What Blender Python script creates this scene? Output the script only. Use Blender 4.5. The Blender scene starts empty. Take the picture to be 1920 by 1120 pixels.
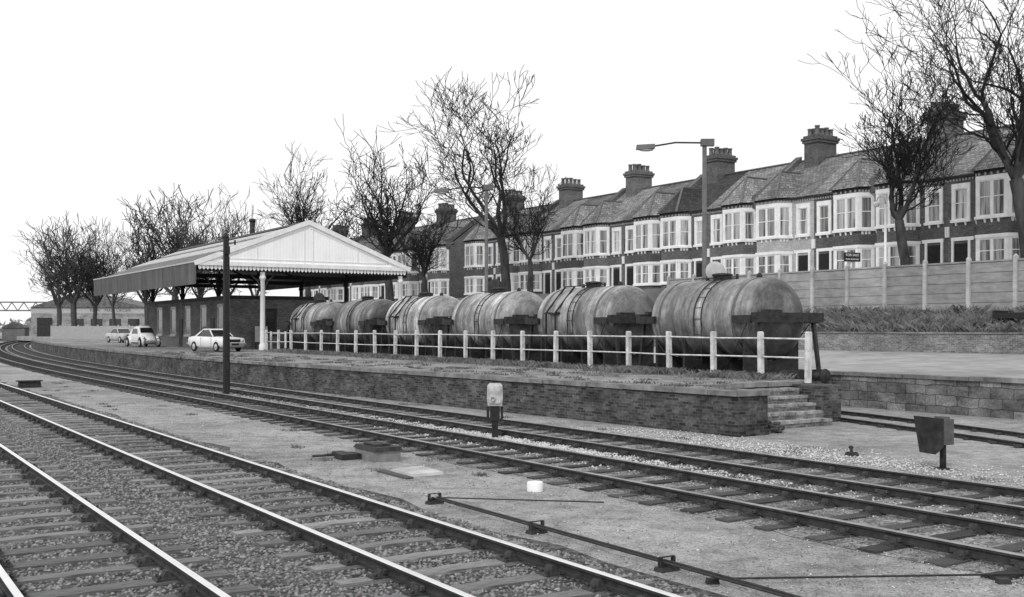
import bpy, math, random
import numpy as np
from mathutils import Vector, Matrix
random.seed(7); np.random.seed(7)
R=math.radians
scene=bpy.context.scene; col=scene.collection
A=R(32.7); CA=math.cos(A); SA=math.sin(A)
def W(u,v,z=0.0): return Vector((-SA*u+CA*v, CA*u+SA*v, z))
def off(u): return max(0.0,u-50)**2/1480
def P(px,Y,z=0.0): return Vector(((px-960)*Y/2000,Y,z))

# ---------------------------------------------------------------- materials
def ramp(nt,fac,stops):
    r=nt.nodes.new('ShaderNodeValToRGB'); e=r.color_ramp.elements
    e[0].position=stops[0][0]; e[0].color=(stops[0][1],)*3+(1,)
    e[1].position=stops[-1][0]; e[1].color=(stops[-1][1],)*3+(1,)
    for p,v in stops[1:-1]:
        x=e.new(p); x.color=(v,v,v,1)
    nt.links.new(fac,r.inputs[0]); return r.outputs[0]
def base(name,rough=.85,metal=0.0,spec=.3):
    m=bpy.data.materials.new(name); m.use_nodes=True; nt=m.node_tree
    b=nt.nodes['Principled BSDF']; b.inputs['Roughness'].default_value=rough; b.inputs['Metallic'].default_value=metal
    b.inputs['Specular IOR Level'].default_value=spec
    return m,nt,b
def noise(nt,vec,scale,detail=6,rough=.6):
    n=nt.nodes.new('ShaderNodeTexNoise'); n.inputs['Scale'].default_value=scale; n.inputs['Detail'].default_value=detail; n.inputs['Roughness'].default_value=rough
    nt.links.new(vec,n.inputs['Vector']); return n.outputs['Fac']
def mapping(nt,vec,s):
    n=nt.nodes.new('ShaderNodeMapping'); n.inputs['Scale'].default_value=s; nt.links.new(vec,n.inputs['Vector']); return n.outputs[0]
def mul(nt,a,b,fac=1.0):
    n=nt.nodes.new('ShaderNodeMix'); n.data_type='RGBA'; n.blend_type='MULTIPLY'; n.inputs[0].default_value=fac
    nt.links.new(a,n.inputs[6]); nt.links.new(b,n.inputs[7]); return n.outputs[2]
def addbump(nt,b,h,strength,dist=.02):
    n=nt.nodes.new('ShaderNodeBump'); n.inputs['Strength'].default_value=strength; n.inputs['Distance'].default_value=dist
    nt.links.new(h,n.inputs['Height']); nt.links.new(n.outputs[0],b.inputs['Normal'])
def rnd(nt,c,var):
    if var<=0: return c
    oi=nt.nodes.new('ShaderNodeObjectInfo')
    mr=nt.nodes.new('ShaderNodeMapRange'); mr.inputs[3].default_value=1-var; mr.inputs[4].default_value=1+var*.4
    nt.links.new(oi.outputs['Random'],mr.inputs[0]); return mul(nt,c,mr.outputs[0])
def M(name,lo,hi,scale=3,rough=.85,bump=.3,bscale=30,stretch=(1,1,1),metal=0,var=0,spec=.3,big=None,dist=.02):
    m,nt,b=base(name,rough,metal,spec)
    tc=nt.nodes.new('ShaderNodeTexCoord').outputs['Object']
    v=mapping(nt,tc,stretch)
    c=ramp(nt,noise(nt,v,scale),[(.3,lo),(.7,hi)])
    if big:
        c=mul(nt,c,ramp(nt,noise(nt,tc,big[0],4),[(.35,big[1]),(.65,1.0)]))
    c=rnd(nt,c,var)
    nt.links.new(c,b.inputs['Base Color'])
    if bump>0: addbump(nt,b,noise(nt,v,bscale,4),bump,dist)
    return m
def MBrick(name,lo,hi,mortar,w=.225,h=.075,mo=.009,stain=.45,sscale=.7,bump=.4,rough=.9,var=0):
    m,nt,b=base(name,rough)
    t=nt.nodes.new('ShaderNodeTexCoord')
    br=nt.nodes.new('ShaderNodeTexBrick'); br.inputs['Scale'].default_value=1
    br.inputs['Brick Width'].default_value=w; br.inputs['Row Height'].default_value=h; br.inputs['Mortar Size'].default_value=mo
    br.inputs['Color1'].default_value=(lo,lo,lo,1); br.inputs['Color2'].default_value=(hi,hi,hi,1); br.inputs['Mortar'].default_value=(mortar,)*3+(1,)
    wob=nt.nodes.new('ShaderNodeTexNoise'); wob.inputs['Scale'].default_value=2.5; nt.links.new(t.outputs['UV'],wob.inputs['Vector'])
    mw=nt.nodes.new('ShaderNodeMix'); mw.data_type='RGBA'; mw.blend_type='ADD'; mw.inputs[0].default_value=h*.45
    nt.links.new(t.outputs['UV'],mw.inputs[6]); nt.links.new(wob.outputs['Color'],mw.inputs[7])
    nt.links.new(mw.outputs[2],br.inputs['Vector'])
    c=mul(nt,br.outputs['Color'],ramp(nt,noise(nt,mapping(nt,t.outputs['Object'],(1,1,1.6)),sscale,6,.7),[(.35,stain),(.65,1.15)]))
    c=mul(nt,c,ramp(nt,noise(nt,t.outputs['Object'],14,3),[(.3,.65),(.7,1.25)]))
    c=rnd(nt,c,var)
    nt.links.new(c,b.inputs['Base Color']); addbump(nt,b,br.outputs['Fac'],-bump,.01)
    return m
def MGravel(name,lo,hi,cell=22,patch=(.35,.55),mid=.5,grain=.6):
    m,nt,b=base(name,.95)
    t=nt.nodes.new('ShaderNodeTexCoord').outputs['Object']
    vo=nt.nodes.new('ShaderNodeTexVoronoi'); vo.inputs['Scale'].default_value=cell; nt.links.new(t,vo.inputs['Vector'])
    bw=nt.nodes.new('ShaderNodeRGBToBW'); nt.links.new(vo.outputs['Color'],bw.inputs[0])
    c=ramp(nt,bw.outputs[0],[(.15,lo),(.85,hi)])
    c=mul(nt,c,ramp(nt,noise(nt,t,patch[0],6,.65),[(.35,patch[1]),(.62,1.1)]))
    c=mul(nt,c,ramp(nt,noise(nt,t,2.3,7,.75),[(.36,mid),(.56,1.08)]))
    c=mul(nt,c,ramp(nt,noise(nt,t,55,2),[(.3,grain),(.6,1.12)]))
    nt.links.new(c,b.inputs['Base Color']); addbump(nt,b,vo.outputs['Distance'],.9,.03)
    return m
m_ground=MGravel('gravel_ground',.30,.50,42,(.22,.62),.62,.72)
m_ballast=MGravel('ballast_bed',.03,.15,16,(.5,.7))
m_stone=M('ballast_stone',.035,.40,11,.9,.3,60)
m_stoneL=M('pale_stone',.3,.78,9,.9,.3,60)
m_sleep=M('sleeper_wood',.11,.44,5,.9,.7,40,(1,16,16),var=.5)
m_sleepd=M('old_sleeper_wood',.03,.13,6,.9,.6,40,(1,14,14),var=.5)
m_chair=M('chair_iron',.02,.06,9,.7,.4,50)
m_rail=M('rail_rust',.018,.05,8,.7,.3,40)
m_railtop=M('rail_polished',.8,.92,4,.32,0,30,metal=.8,spec=.5)
m_raildull=M('rail_dull_top',.14,.42,1.5,.4,.1,30,metal=.3)
m_brick=MBrick('platform_brick',.035,.15,.13,stain=.28,sscale=.9)
m_block=MBrick('retaining_block',.15,.34,.09,.7,.3,.014,stain=.28,sscale=1.1)
m_coping=M('coping_stone',.12,.34,2.5,.9,.5,25,big=(.6,.6))
m_step=M('worn_step',.16,.56,6,.9,.6,25,big=(2.5,.5))
m_platform=MGravel('platform_surface',.26,.46,34,(.5,.55),.5)
m_white=M('white_paint',.80,.9,3,.6,.15,30,big=(1.5,.9))
m_whited=M('weathered_white_paint',.5,.88,5,.7,.3,30,big=(3,.7))
m_hbrick=MBrick('house_brick',.10,.18,.18,stain=.65,sscale=.35,var=.3)
m_hlight=MBrick('painted_brick',.4,.5,.44,stain=.8,sscale=.5)
m_slate=MBrick('roof_slate',.16,.31,.09,.3,.24,.02,stain=.6,sscale=.6,bump=.7,var=.45)
m_hip=MBrick('hip_slate',.2,.36,.1,.3,.24,.02,stain=.6,sscale=.6,bump=.7,var=.4)
m_slated=MBrick('dark_roof_slate',.04,.08,.03,.3,.24,.02,stain=.6,sscale=.5,bump=.7)
m_conc=M('concrete',.4,.6,1.8,.9,.3,30,(1,1,2.2),big=(.7,.7))
m_concp=M('concrete_panel',.28,.46,1.2,.9,.3,30,(1,1,5),big=(1.1,.75),var=.2)
m_asph=M('asphalt_yard',.26,.44,.35,.9,.3,60,big=(1.2,.75))
m_street=M('street_asphalt',.12,.2,.6,.9,.2,60)
m_bark=M('bark',.02,.085,2.5,.95,.5,20,(1,1,.4))
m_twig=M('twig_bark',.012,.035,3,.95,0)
m_twigf=M('hazed_twig_bark',.05,.10,3,.95,0)  # twig colour lightened to paint in distance haze
m_leaf=M('dead_leaf',.015,.045,3,.95,0)
m_grass=M('dry_grass',.05,.26,1.5,.95,0)
m_soil=M('weedy_soil',.05,.18,1.8,.95,.8,14,dist=.1)
m_black=M('black_paint',.01,.03,5,.6,.2,30)
m_dark=M('dark_iron',.012,.05,6,.7,.3,40)
m_timber=M('creosote_timber',.012,.04,5,.85,.4,30,(8,8,.6))
m_grey=M('grey_paint',.36,.5,3,.5,.1,30)
m_lampgrey=M('lamp_column_grey',.09,.15,3,.6,.1,30)
m_glass,_,b_=base('dark_glass',.08,0,.6); b_.inputs['Base Color'].default_value=(.02,.02,.02,1)
m_tyre=M('tyre_rubber',.015,.03,5,.8,.1)
m_chrome=M('bright_metal',.5,.65,4,.3,0,metal=.7)
m_pot=M('chimney_pot_clay',.10,.2,3,.9,.2)
m_shade_seam=M('painted_shade_seam',.012,.028,3,.9,0)  # near-black: painted shade for recesses, also the car door seams
m_curtain,nt,b_=base('net_curtain_pane',.3,0,.5)
t=nt.nodes.new('ShaderNodeTexCoord').outputs['Object']; oi=nt.nodes.new('ShaderNodeObjectInfo')
va=nt.nodes.new('ShaderNodeVectorMath'); va.operation='ADD'; nt.links.new(t,va.inputs[0])
vs=nt.nodes.new('ShaderNodeVectorMath'); vs.operation='SCALE'; vs.inputs[3].default_value=37; 
cx=nt.nodes.new('ShaderNodeCombineXYZ'); nt.links.new(oi.outputs['Random'],cx.inputs[0]); nt.links.new(oi.outputs['Random'],cx.inputs[1]); nt.links.new(cx.outputs[0],vs.inputs[0]); nt.links.new(vs.outputs[0],va.inputs[1])
c=ramp(nt,noise(nt,mapping(nt,va.outputs[0],(1,1,.06)),4,3),[(.34,.04),(.44,.2),(.52,.44),(.7,.6)])
nt.links.new(rnd(nt,c,.45),b_.inputs['Base Color'])
def MCorr(name,lo,hi,per=.2,st=.6):
    m,nt,b=base(name,.8)
    t=nt.nodes.new('ShaderNodeTexCoord')
    w=nt.nodes.new('ShaderNodeTexWave'); w.inputs['Scale'].default_value=.314/per; w.inputs['Distortion'].default_value=.3
    nt.links.new(t.outputs['UV'],w.inputs['Vector'])
    c=ramp(nt,w.outputs['Fac'],[(0,lo),(1,hi)])
    c=mul(nt,c,ramp(nt,noise(nt,mapping(nt,t.outputs['Object'],(1,1,.3)),1.2,6),[(.3,st),(.7,1.15)]))
    nt.links.new(c,b.inputs['Base Color']); addbump(nt,b,w.outputs['Fac'],.3,.02)
    return m
m_corr=MCorr('corrugated_fascia',.06,.17,.3,.5)
m_boards=MCorr('white_boards',.86,.9,.22,.97)
m_roofsheet=MCorr('roof_sheet',.12,.2,.5)
def MTank(name,k,bend=1):
    m,nt,b=base(name,.42,.1,.5)
    t=nt.nodes.new('ShaderNodeTexCoord').outputs['Object']
    oi=nt.nodes.new('ShaderNodeObjectInfo'); va=nt.nodes.new('ShaderNodeVectorMath'); va.operation='ADD'; nt.links.new(t,va.inputs[0])
    sc_=nt.nodes.new('ShaderNodeVectorMath'); sc_.operation='SCALE'; sc_.inputs[3].default_value=1; nt.links.new(oi.outputs['Location'],sc_.inputs[0]); nt.links.new(sc_.outputs[0],va.inputs[1])
    tt=va.outputs[0]
    c=ramp(nt,noise(nt,mapping(nt,tt,(.4,2.4,.25)),1.1,10,.78),[(.3,.08*k),(.43,.2*k),(.55,.36*k),(.68,.72*k)])
    c=mul(nt,c,ramp(nt,noise(nt,mapping(nt,tt,(1,1,1)),.75,5,.65),[(.36,.45),(.6,1.15)]))
    c=mul(nt,c,ramp(nt,noise(nt,mapping(nt,tt,(1,1,.5)),9,7,.75),[(.32,.55),(.52,1.05)]))
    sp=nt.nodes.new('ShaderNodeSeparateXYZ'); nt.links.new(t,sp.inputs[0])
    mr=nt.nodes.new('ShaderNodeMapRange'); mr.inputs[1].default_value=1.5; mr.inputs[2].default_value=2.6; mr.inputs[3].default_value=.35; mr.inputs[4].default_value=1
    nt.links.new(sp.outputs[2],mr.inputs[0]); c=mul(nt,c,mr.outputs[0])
    mr=nt.nodes.new('ShaderNodeMapRange'); mr.inputs[1].default_value=-2.45; mr.inputs[2].default_value=-1.6; mr.inputs[3].default_value=.5; mr.inputs[4].default_value=1.0  # near-end shading painted into the steel colour
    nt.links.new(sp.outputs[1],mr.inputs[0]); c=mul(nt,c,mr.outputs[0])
    nt.links.new(c,b.inputs['Base Color']); addbump(nt,b,noise(nt,t,9,4),.12,.02)
    return m
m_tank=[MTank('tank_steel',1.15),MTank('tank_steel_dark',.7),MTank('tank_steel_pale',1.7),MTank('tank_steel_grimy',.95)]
m_tarmat=MBrick('warehouse_wall',.3,.4,.4)

# ---------------------------------------------------------------- mesh builder
class MB:
    def __init__(s): s.v=[];s.f=[];s.m=[];s.s=[]
    def face(s,pts,m=0,sm=False):
        i=len(s.v); s.v+=[tuple(p) for p in pts]; s.f.append(tuple(range(i,i+len(pts)))); s.m.append(m); s.s.append(sm)
    def hexa(s,p,m=0):
        i=len(s.v); s.v+=[tuple(q) for q in p]
        for f in ((3,2,1,0),(4,5,6,7),(0,1,5,4),(1,2,6,5),(2,3,7,6),(3,0,4,7)):
            s.f.append(tuple(i+k for k in f)); s.m.append(m); s.s.append(False)
    def box(s,x0,y0,z0,x1,y1,z1,m=0):
        if x0>x1:x0,x1=x1,x0
        if y0>y1:y0,y1=y1,y0
        if z0>z1:z0,z1=z1,z0
        s.hexa([(x0,y0,z0),(x1,y0,z0),(x1,y1,z0),(x0,y1,z0),(x0,y0,z1),(x1,y0,z1),(x1,y1,z1),(x0,y1,z1)],m)
    def tbox(s,cx,cy,z0,z1,w0,d0,w1,d1,m=0):
        a=[(cx-w0/2,cy-d0/2,z0),(cx+w0/2,cy-d0/2,z0),(cx+w0/2,cy+d0/2,z0),(cx-w0/2,cy+d0/2,z0)]
        b=[(cx-w1/2,cy-d1/2,z1),(cx+w1/2,cy-d1/2,z1),(cx+w1/2,cy+d1/2,z1),(cx-w1/2,cy+d1/2,z1)]
        s.hexa(a+b,m)
    def obox(s,c,a,b,d,m=0):
        c=Vector(c);a=Vector(a);b=Vector(b);d=Vector(d)
        s.hexa([c-a-b-d,c+a-b-d,c+a+b-d,c-a+b-d,c-a-b+d,c+a-b+d,c+a+b+d,c-a+b+d],m)
    def bar(s,p0,p1,w,h,m=0,up=(0,0,1)):
        p0=Vector(p0);p1=Vector(p1);d=(p1-p0); L=d.length
        if L<1e-6: return
        d/=L; up=Vector(up)
        if abs(d.dot(up))>.98: up=Vector((1,0,0))
        x=d.cross(up).normalized(); y=x.cross(d)
        s.obox((p0+p1)/2,x*w/2,d*L/2,y*h/2,m)
    def prism(s,poly,z0,z1,m=0):
        n=len(poly); i=len(s.v)
        s.v+=[(p[0],p[1],z0) for p in poly]+[(p[0],p[1],z1) for p in poly]
        s.f.append(tuple(i+k for k in reversed(range(n)))); s.m.append(m); s.s.append(False)
        s.f.append(tuple(i+n+k for k in range(n))); s.m.append(m); s.s.append(False)
        for k in range(n):
            s.f.append((i+k,i+(k+1)%n,i+n+(k+1)%n,i+n+k)); s.m.append(m); s.s.append(False)
    def tube(s,pts,rad,n=8,m=0,cap=True):
        pts=[Vector(p) for p in pts]
        if not isinstance(rad,(list,tuple)): rad=[rad]*len(pts)
        i=len(s.v); K=len(pts)
        d0=(pts[1]-pts[0]).normalized(); ref=Vector((0,0,1)) if abs(d0.z)<.9 else Vector((1,0,0))
        x=d0.cross(ref).normalized()
        for k in range(K):
            if k==0: d=d0
            elif k==K-1: d=(pts[k]-pts[k-1]).normalized()
            else: d=(pts[k+1]-pts[k-1]).normalized()
            x=(x-d*x.dot(d)).normalized(); y=d.cross(x); r=rad[k]; p=pts[k]
            for j in range(n):
                a=6.2831853*j/n; c=math.cos(a)*r; q=math.sin(a)*r
                s.v.append((p.x+x.x*c+y.x*q,p.y+x.y*c+y.y*q,p.z+x.z*c+y.z*q))
        for k in range(K-1):
            for j in range(n):
                s.f.append((i+k*n+j,i+k*n+(j+1)%n,i+(k+1)*n+(j+1)%n,i+(k+1)*n+j)); s.m.append(m); s.s.append(True)
        if cap:
            s.f.append(tuple(i+j for j in reversed(range(n)))); s.m.append(m); s.s.append(False)
            s.f.append(tuple(i+(K-1)*n+j for j in range(n))); s.m.append(m); s.s.append(False)
    def lathe(s,prof,o,axis,n=24,m=0):
        o=Vector(o);ax=Vector(axis).normalized()
        x=ax.cross(Vector((0,0,1)) if abs(ax.z)<.9 else Vector((1,0,0))).normalized(); y=ax.cross(x)
        i=len(s.v)
        for t,r in prof:
            for j in range(n):
                a=2*math.pi*j/n; s.v.append(tuple(o+ax*t+(x*math.cos(a)+y*math.sin(a))*r))
        for k in range(len(prof)-1):
            for j in range(n):
                s.f.append((i+k*n+j,i+k*n+(j+1)%n,i+(k+1)*n+(j+1)%n,i+(k+1)*n+j)); s.m.append(m); s.s.append(True)
    def ell(s,c,rx,ry,rz,m=0,n=12,k=7):
        i=len(s.v)
        for a in range(k+1):
            th=math.pi*a/k
            for j in range(n):
                ph=2*math.pi*j/n
                s.v.append((c[0]+rx*math.sin(th)*math.cos(ph),c[1]+ry*math.sin(th)*math.sin(ph),c[2]+rz*math.cos(th)))
        for a in range(k):
            for j in range(n):
                s.f.append((i+a*n+j,i+a*n+(j+1)%n,i+(a+1)*n+(j+1)%n,i+(a+1)*n+j)); s.m.append(m); s.s.append(True)
    def loft(s,rings,m=0,sm=True,cap=True):
        n=len(rings[0]); i=len(s.v)
        for r in rings: s.v+=[tuple(p) for p in r]
        for k in range(len(rings)-1):
            for j in range(n):
                s.f.append((i+k*n+j,i+k*n+(j+1)%n,i+(k+1)*n+(j+1)%n,i+(k+1)*n+j)); s.m.append(m); s.s.append(sm)
        if cap:
            s.f.append(tuple(i+j for j in reversed(range(n)))); s.m.append(m); s.s.append(False)
            s.f.append(tuple(i+(len(rings)-1)*n+j for j in range(n))); s.m.append(m); s.s.append(False)
    def sweep(s,path,prof,mf=lambda k:0):
        K=len(path); n=len(prof); i=len(s.v)
        for k in range(K):
            a=path[max(0,k-1)]; b=path[min(K-1,k+1)]
            dx,dy=b[0]-a[0],b[1]-a[1]; L=math.hypot(dx,dy); nx,ny=dy/L,-dx/L
            z=path[k][2]
            for (l,h) in prof: s.v.append((path[k][0]+nx*l,path[k][1]+ny*l,z+h))
        for k in range(K-1):
            for j in range(n):
                s.f.append((i+k*n+j,i+k*n+(j+1)%n,i+(k+1)*n+(j+1)%n,i+(k+1)*n+j)); s.m.append(mf(j)); s.s.append(False)
        s.f.append(tuple(i+j for j in range(n))); s.m.append(0); s.s.append(False)
        s.f.append(tuple(i+(K-1)*n+j for j in range(n))); s.m.append(0); s.s.append(False)
    def mesh(s,name,mats):
        me=bpy.data.meshes.new(name); me.from_pydata(s.v,[],s.f)
        if not isinstance(mats,(list,tuple)): mats=[mats]
        for m in mats: me.materials.append(m)
        npl=len(me.polygons)
        me.polygons.foreach_set('material_index',np.array(s.m,dtype=np.int32))
        me.polygons.foreach_set('use_smooth',np.array(s.s,dtype=bool))
        nl=len(me.loops)
        nor=np.zeros(npl*3); me.polygons.foreach_get('normal',nor); nor=nor.reshape(-1,3)
        lt=np.zeros(npl,dtype=np.int32); me.polygons.foreach_get('loop_total',lt)
        vi=np.zeros(nl,dtype=np.int32); me.loops.foreach_get('vertex_index',vi)
        co=np.zeros(len(me.vertices)*3); me.vertices.foreach_get('co',co); co=co.reshape(-1,3)[vi]
        nn=np.repeat(nor,lt,axis=0)
        t=np.stack([-nn[:,1],nn[:,0],np.zeros(nl)],1); L=np.linalg.norm(t,axis=1); flat=(np.abs(nn[:,2])>.95)|(L<1e-6)
        L[L<1e-6]=1; t/=L[:,None]; b=np.cross(nn,t)
        uv=np.stack([(co*t).sum(1),(co*b).sum(1)],1); uv[flat]=co[flat][:,:2]
        ul=me.uv_layers.new(name='UVMap'); ul.data.foreach_set('uv',uv.ravel())
        me.update(); return me
    def build(s,name,mats,parent=None,loc=None):
        o=bpy.data.objects.new(name,s.mesh(name,mats)); col.objects.link(o)
        if parent: o.parent=parent
        if loc is not None: o.location=loc
        return o
def tag(o,label=None,cat=None,group=None,kind=None):
    if label:o['label']=label
    if cat:o['category']=cat
    if group:o['group']=group
    if kind:o['kind']=kind
    return o
def empty(name,loc,rz=0,label=None,cat=None,group=None):
    o=bpy.data.objects.new(name,None); col.objects.link(o); o.location=loc; o.rotation_euler=(0,0,rz)
    return tag(o,label,cat,group)
def copy_tree(o,parent=None):
    c=o.copy(); col.objects.link(c); c.parent=parent
    for ch in list(o.children): copy_tree(ch,c)
    return c

# ---------------------------------------------------------------- setting: ground
g=MB(); S=1500
g.face([(-S,-200,0),(S,-200,0),(S,2500,0),(-S,2500,0)])
tag(g.build('ground',m_ground),kind='structure')
def strip(name,mat,v0,v1,u0,u1,z,curve=True,step=1.0):
    m=MB(); u=u0; pts=[]; rg=random.Random(8)
    while u<=u1+.01:
        o=off(u) if curve else 0
        pts.append((W(u,v0+o+rg.uniform(-.22,.22),z),W(u,v1+o+rg.uniform(-.22,.22),z))); u+=step
    for a,b in pts: m.v+=[tuple(a),tuple(b)]
    for k in range(len(pts)-1):
        m.f.append((2*k,2*k+1,2*k+3,2*k+2)); m.m.append(0); m.s.append(False)
    return tag(m.build(name,mat),kind='structure')
strip('track_bed',m_ballast,.2,6.9,-15,300,.008)
strip('siding_bed',MGravel('siding_bed',.13,.44,20,(.5,.5)),9.9,15.2,-15,300,.006)

# ---------------------------------------------------------------- tracks
RP=[(-.035,0),(.035,0),(.035,.03),(.012,.042),(.012,.085),(.036,.095),(.036,.122),(.03,.13),(-.03,.13),(-.036,.122),(-.036,.095),(-.012,.085),(-.012,.042),(-.035,.03)]
def sleeper_mesh(mat,hw=.115,seed=5,L=1.3):
    m=MB(); rr=random.Random(seed)
    st=[-L,-.9,-.4,0,.4,.9,L]; rings=[]
    for x in st:
        j=lambda:rr.uniform(-.012,.012)
        rings.append([(x+j(),-hw+j(),-.1),(x+j(),hw+j(),-.1),(x+j(),hw+j(),.03+j()*.4),(x+j(),-hw+j(),.03+j()*.4)])
    m.loft(rings,0,False); return m.mesh('sleeper',mat)
cm=MB(); cm.tbox(0,0,.028,.055,.38,.2,.36,.19); cm.tbox(.075,0,.055,.12,.09,.14,.03,.1); cm.tbox(-.075,0,.055,.115,.09,.14,.03,.1)
cm.box(-.075,-.09,.075,-.04,.13,.115,1); 
for q in ((.15,.05),(-.15,-.05),(.15,-.05)): cm.tube([(q[0],q[1],.05),(q[0],q[1],.085)],.018,6)
me_chair=cm.mesh('rail_chair',[m_chair,m_sleepd])
me_sl=[sleeper_mesh(m_sleep,.11,5),sleeper_mesh(m_sleep,.12,6),sleeper_mesh(m_sleep,.105,9,1.27)]; me_sd=[sleeper_mesh(m_sleepd,.125,7),sleeper_mesh(m_sleepd,.12,8,1.34)]
def track(label,vf,u0,u1,us,smesh,topmat,zr=0.055,nmax=100,sp=.76,group='railway tracks'):
    root=empty('railway_track',W(us,vf(us),0),0,label,'track',group)
    inv=-root.location
    us_=[u0]; 
    while us_[-1]<u1: us_.append(min(u1,us_[-1]+(2.0 if us_[-1]<90 else 6)))
    def tang(u): 
        d=(vf(u+.5)-vf(u-.5)); return A-math.atan(d)
    for sd in (-1,1):
        m=MB(); path=[]
        for u in us_:
            a=tang(u); p=W(u,vf(u))+Vector((math.cos(a),math.sin(a),0))*sd*.7525
            path.append((p.x+inv.x,p.y+inv.y,zr))
        m.sweep(path,RP,lambda j:1 if j in (6,7,8) else 0)
        m.build('rail',[m_rail,topmat],root)
    u=us; n=0
    rest=MB()
    while u<u1:
        p=W(u,vf(u)); a=tang(u)
        if n<nmax:
            o=bpy.data.objects.new('sleeper',random.choice(smesh)); col.objects.link(o); o.parent=root
            o.location=(p.x+inv.x+random.uniform(-.05,.05),p.y+inv.y,zr-.04+random.uniform(-.01,.003)); o.rotation_euler=(0,0,a+random.uniform(-.022,.022))
            for sd in (-1,1):
                c=bpy.data.objects.new('rail_chair',me_chair); col.objects.link(c); c.parent=o
                c.location=(sd*.7525,0,0); c.rotation_euler=(0,0,0 if sd<0 else math.pi)
        else:
            x=Vector((math.cos(a),math.sin(a),0)); y=Vector((-x.y,x.x,0))
            rest.obox((p.x+inv.x,p.y+inv.y,zr-.07),x*1.3,y*.13,Vector((0,0,.06)))
        n+=1; u+=sp+random.uniform(-.02,.02)
    if rest.v:
        tag(rest.build('sleeper',smesh[0].materials[0],root),kind='stuff')
    return root
track('nearest running line with bright rails at the bottom left corner',lambda u:2.15+off(u),-12,200,-3,me_sl,m_railtop)
track('second running line with bright polished rails crossing the foreground',lambda u:5.43+off(u),-12,300,-1,me_sl,m_railtop)
track('dark rusty siding just in front of the tall dark timber post',lambda u:11.1+off(u),-6,300,1,me_sd,m_raildull,zr=.042)
track('dark rusty siding running closest along the brick platform wall',lambda u:13.98+off(u),-6,300,2,me_sd,m_raildull,zr=.03)
def bayv(u):
    pts=[(-10,14.2),(0,17.7),(6,19.7),(10,20.9),(14,22.2),(18,23.4),(22,24.3),(28,24.75),(68,25.8)]
    for (a,b),(c,d) in zip(pts,pts[1:]):
        if u<=c: return b+(d-b)*(u-a)/(c-a)
    return 25.8
def bays(u): return (bayv(u-2)+bayv(u-1)+bayv(u)+bayv(u+1)+bayv(u+2))/5
track('bay track under the tank wagons curving out past the brick steps',bays,4,67,4.5,me_sd,m_raildull,zr=-.01)

# ---------------------------------------------------------------- ballast stones
def stones(name,mat,n,fn,label=None,zk=.05):
    pos=np.array([fn() for _ in range(n)])
    u,v,s=pos[:,0],pos[:,1],pos[:,2]
    X=-SA*u+CA*v; Y=CA*u+SA*v
    b=np.array([(1,0,0),(0,1,0),(-1,0,0),(0,-1,0),(0,0,1),(0,0,-1)],float)
    jit=b[None]*np.random.uniform(.55,1.15,(n,6,1))+np.random.uniform(-.3,.3,(n,6,3))
    jit[:,:,2]*=.7
    co=jit*s[:,None,None]*.5+np.stack([X,Y,s*zk+.004],1)[:,None,:]
    f=np.array([(0,1,4),(1,2,4),(2,3,4),(3,0,4),(1,0,5),(2,1,5),(3,2,5),(0,3,5)])
    F=(f[None]+(np.arange(n)*6)[:,None,None]).reshape(-1)
    me=bpy.data.meshes.new(name); me.vertices.add(n*6); me.vertices.foreach_set('co',co.ravel())
    me.loops.add(len(F)); me.loops.foreach_set('vertex_index',F.astype(np.int32))
    me.polygons.add(n*8); me.polygons.foreach_set('loop_start',np.arange(0,len(F),3,dtype=np.int32))
    me.materials.append(mat); me.update(calc_edges=True); me.validate()
    o=bpy.data.objects.new(name,me); col.objects.link(o); tag(o,label,'ballast',kind='stuff'); return o
def f1():
    k=random.random()**1.7; u=4+k*38; v=random.uniform(.3,6.9)
    return (u,v,random.uniform(.03,.08))
stones('ballast',m_stone,75000,f1,'dark broken ballast stones between the running rails')
def f2():
    k=random.random()**1.5; u=6+k*50
    if random.random()<.8: return (u,random.uniform(9.8,15.2),random.uniform(.02,.06))
    return (u,random.uniform(6.8,17),random.uniform(.015,.035))
stones('gravel_stones',m_stone,32000,f2,'small stones scattered over the siding beds')
def f3():
    q=random.random()
    if q<.45: return (random.gauss(19.5,3.2),random.gauss(12.55,.4),random.uniform(.03,.085))
    if q<.65: return (random.gauss(15,3),random.gauss(16.4,.6),random.uniform(.03,.07))
    if q<.9: return (random.uniform(6,45),random.gauss(12.55,.4),random.uniform(.03,.06))
    return (random.uniform(6,40),random.uniform(7.1,9.9),random.uniform(.02,.04))
stones('pale_ballast',m_stoneL,14000,f3,'pale stones heaped between the sidings',.12)

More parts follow.
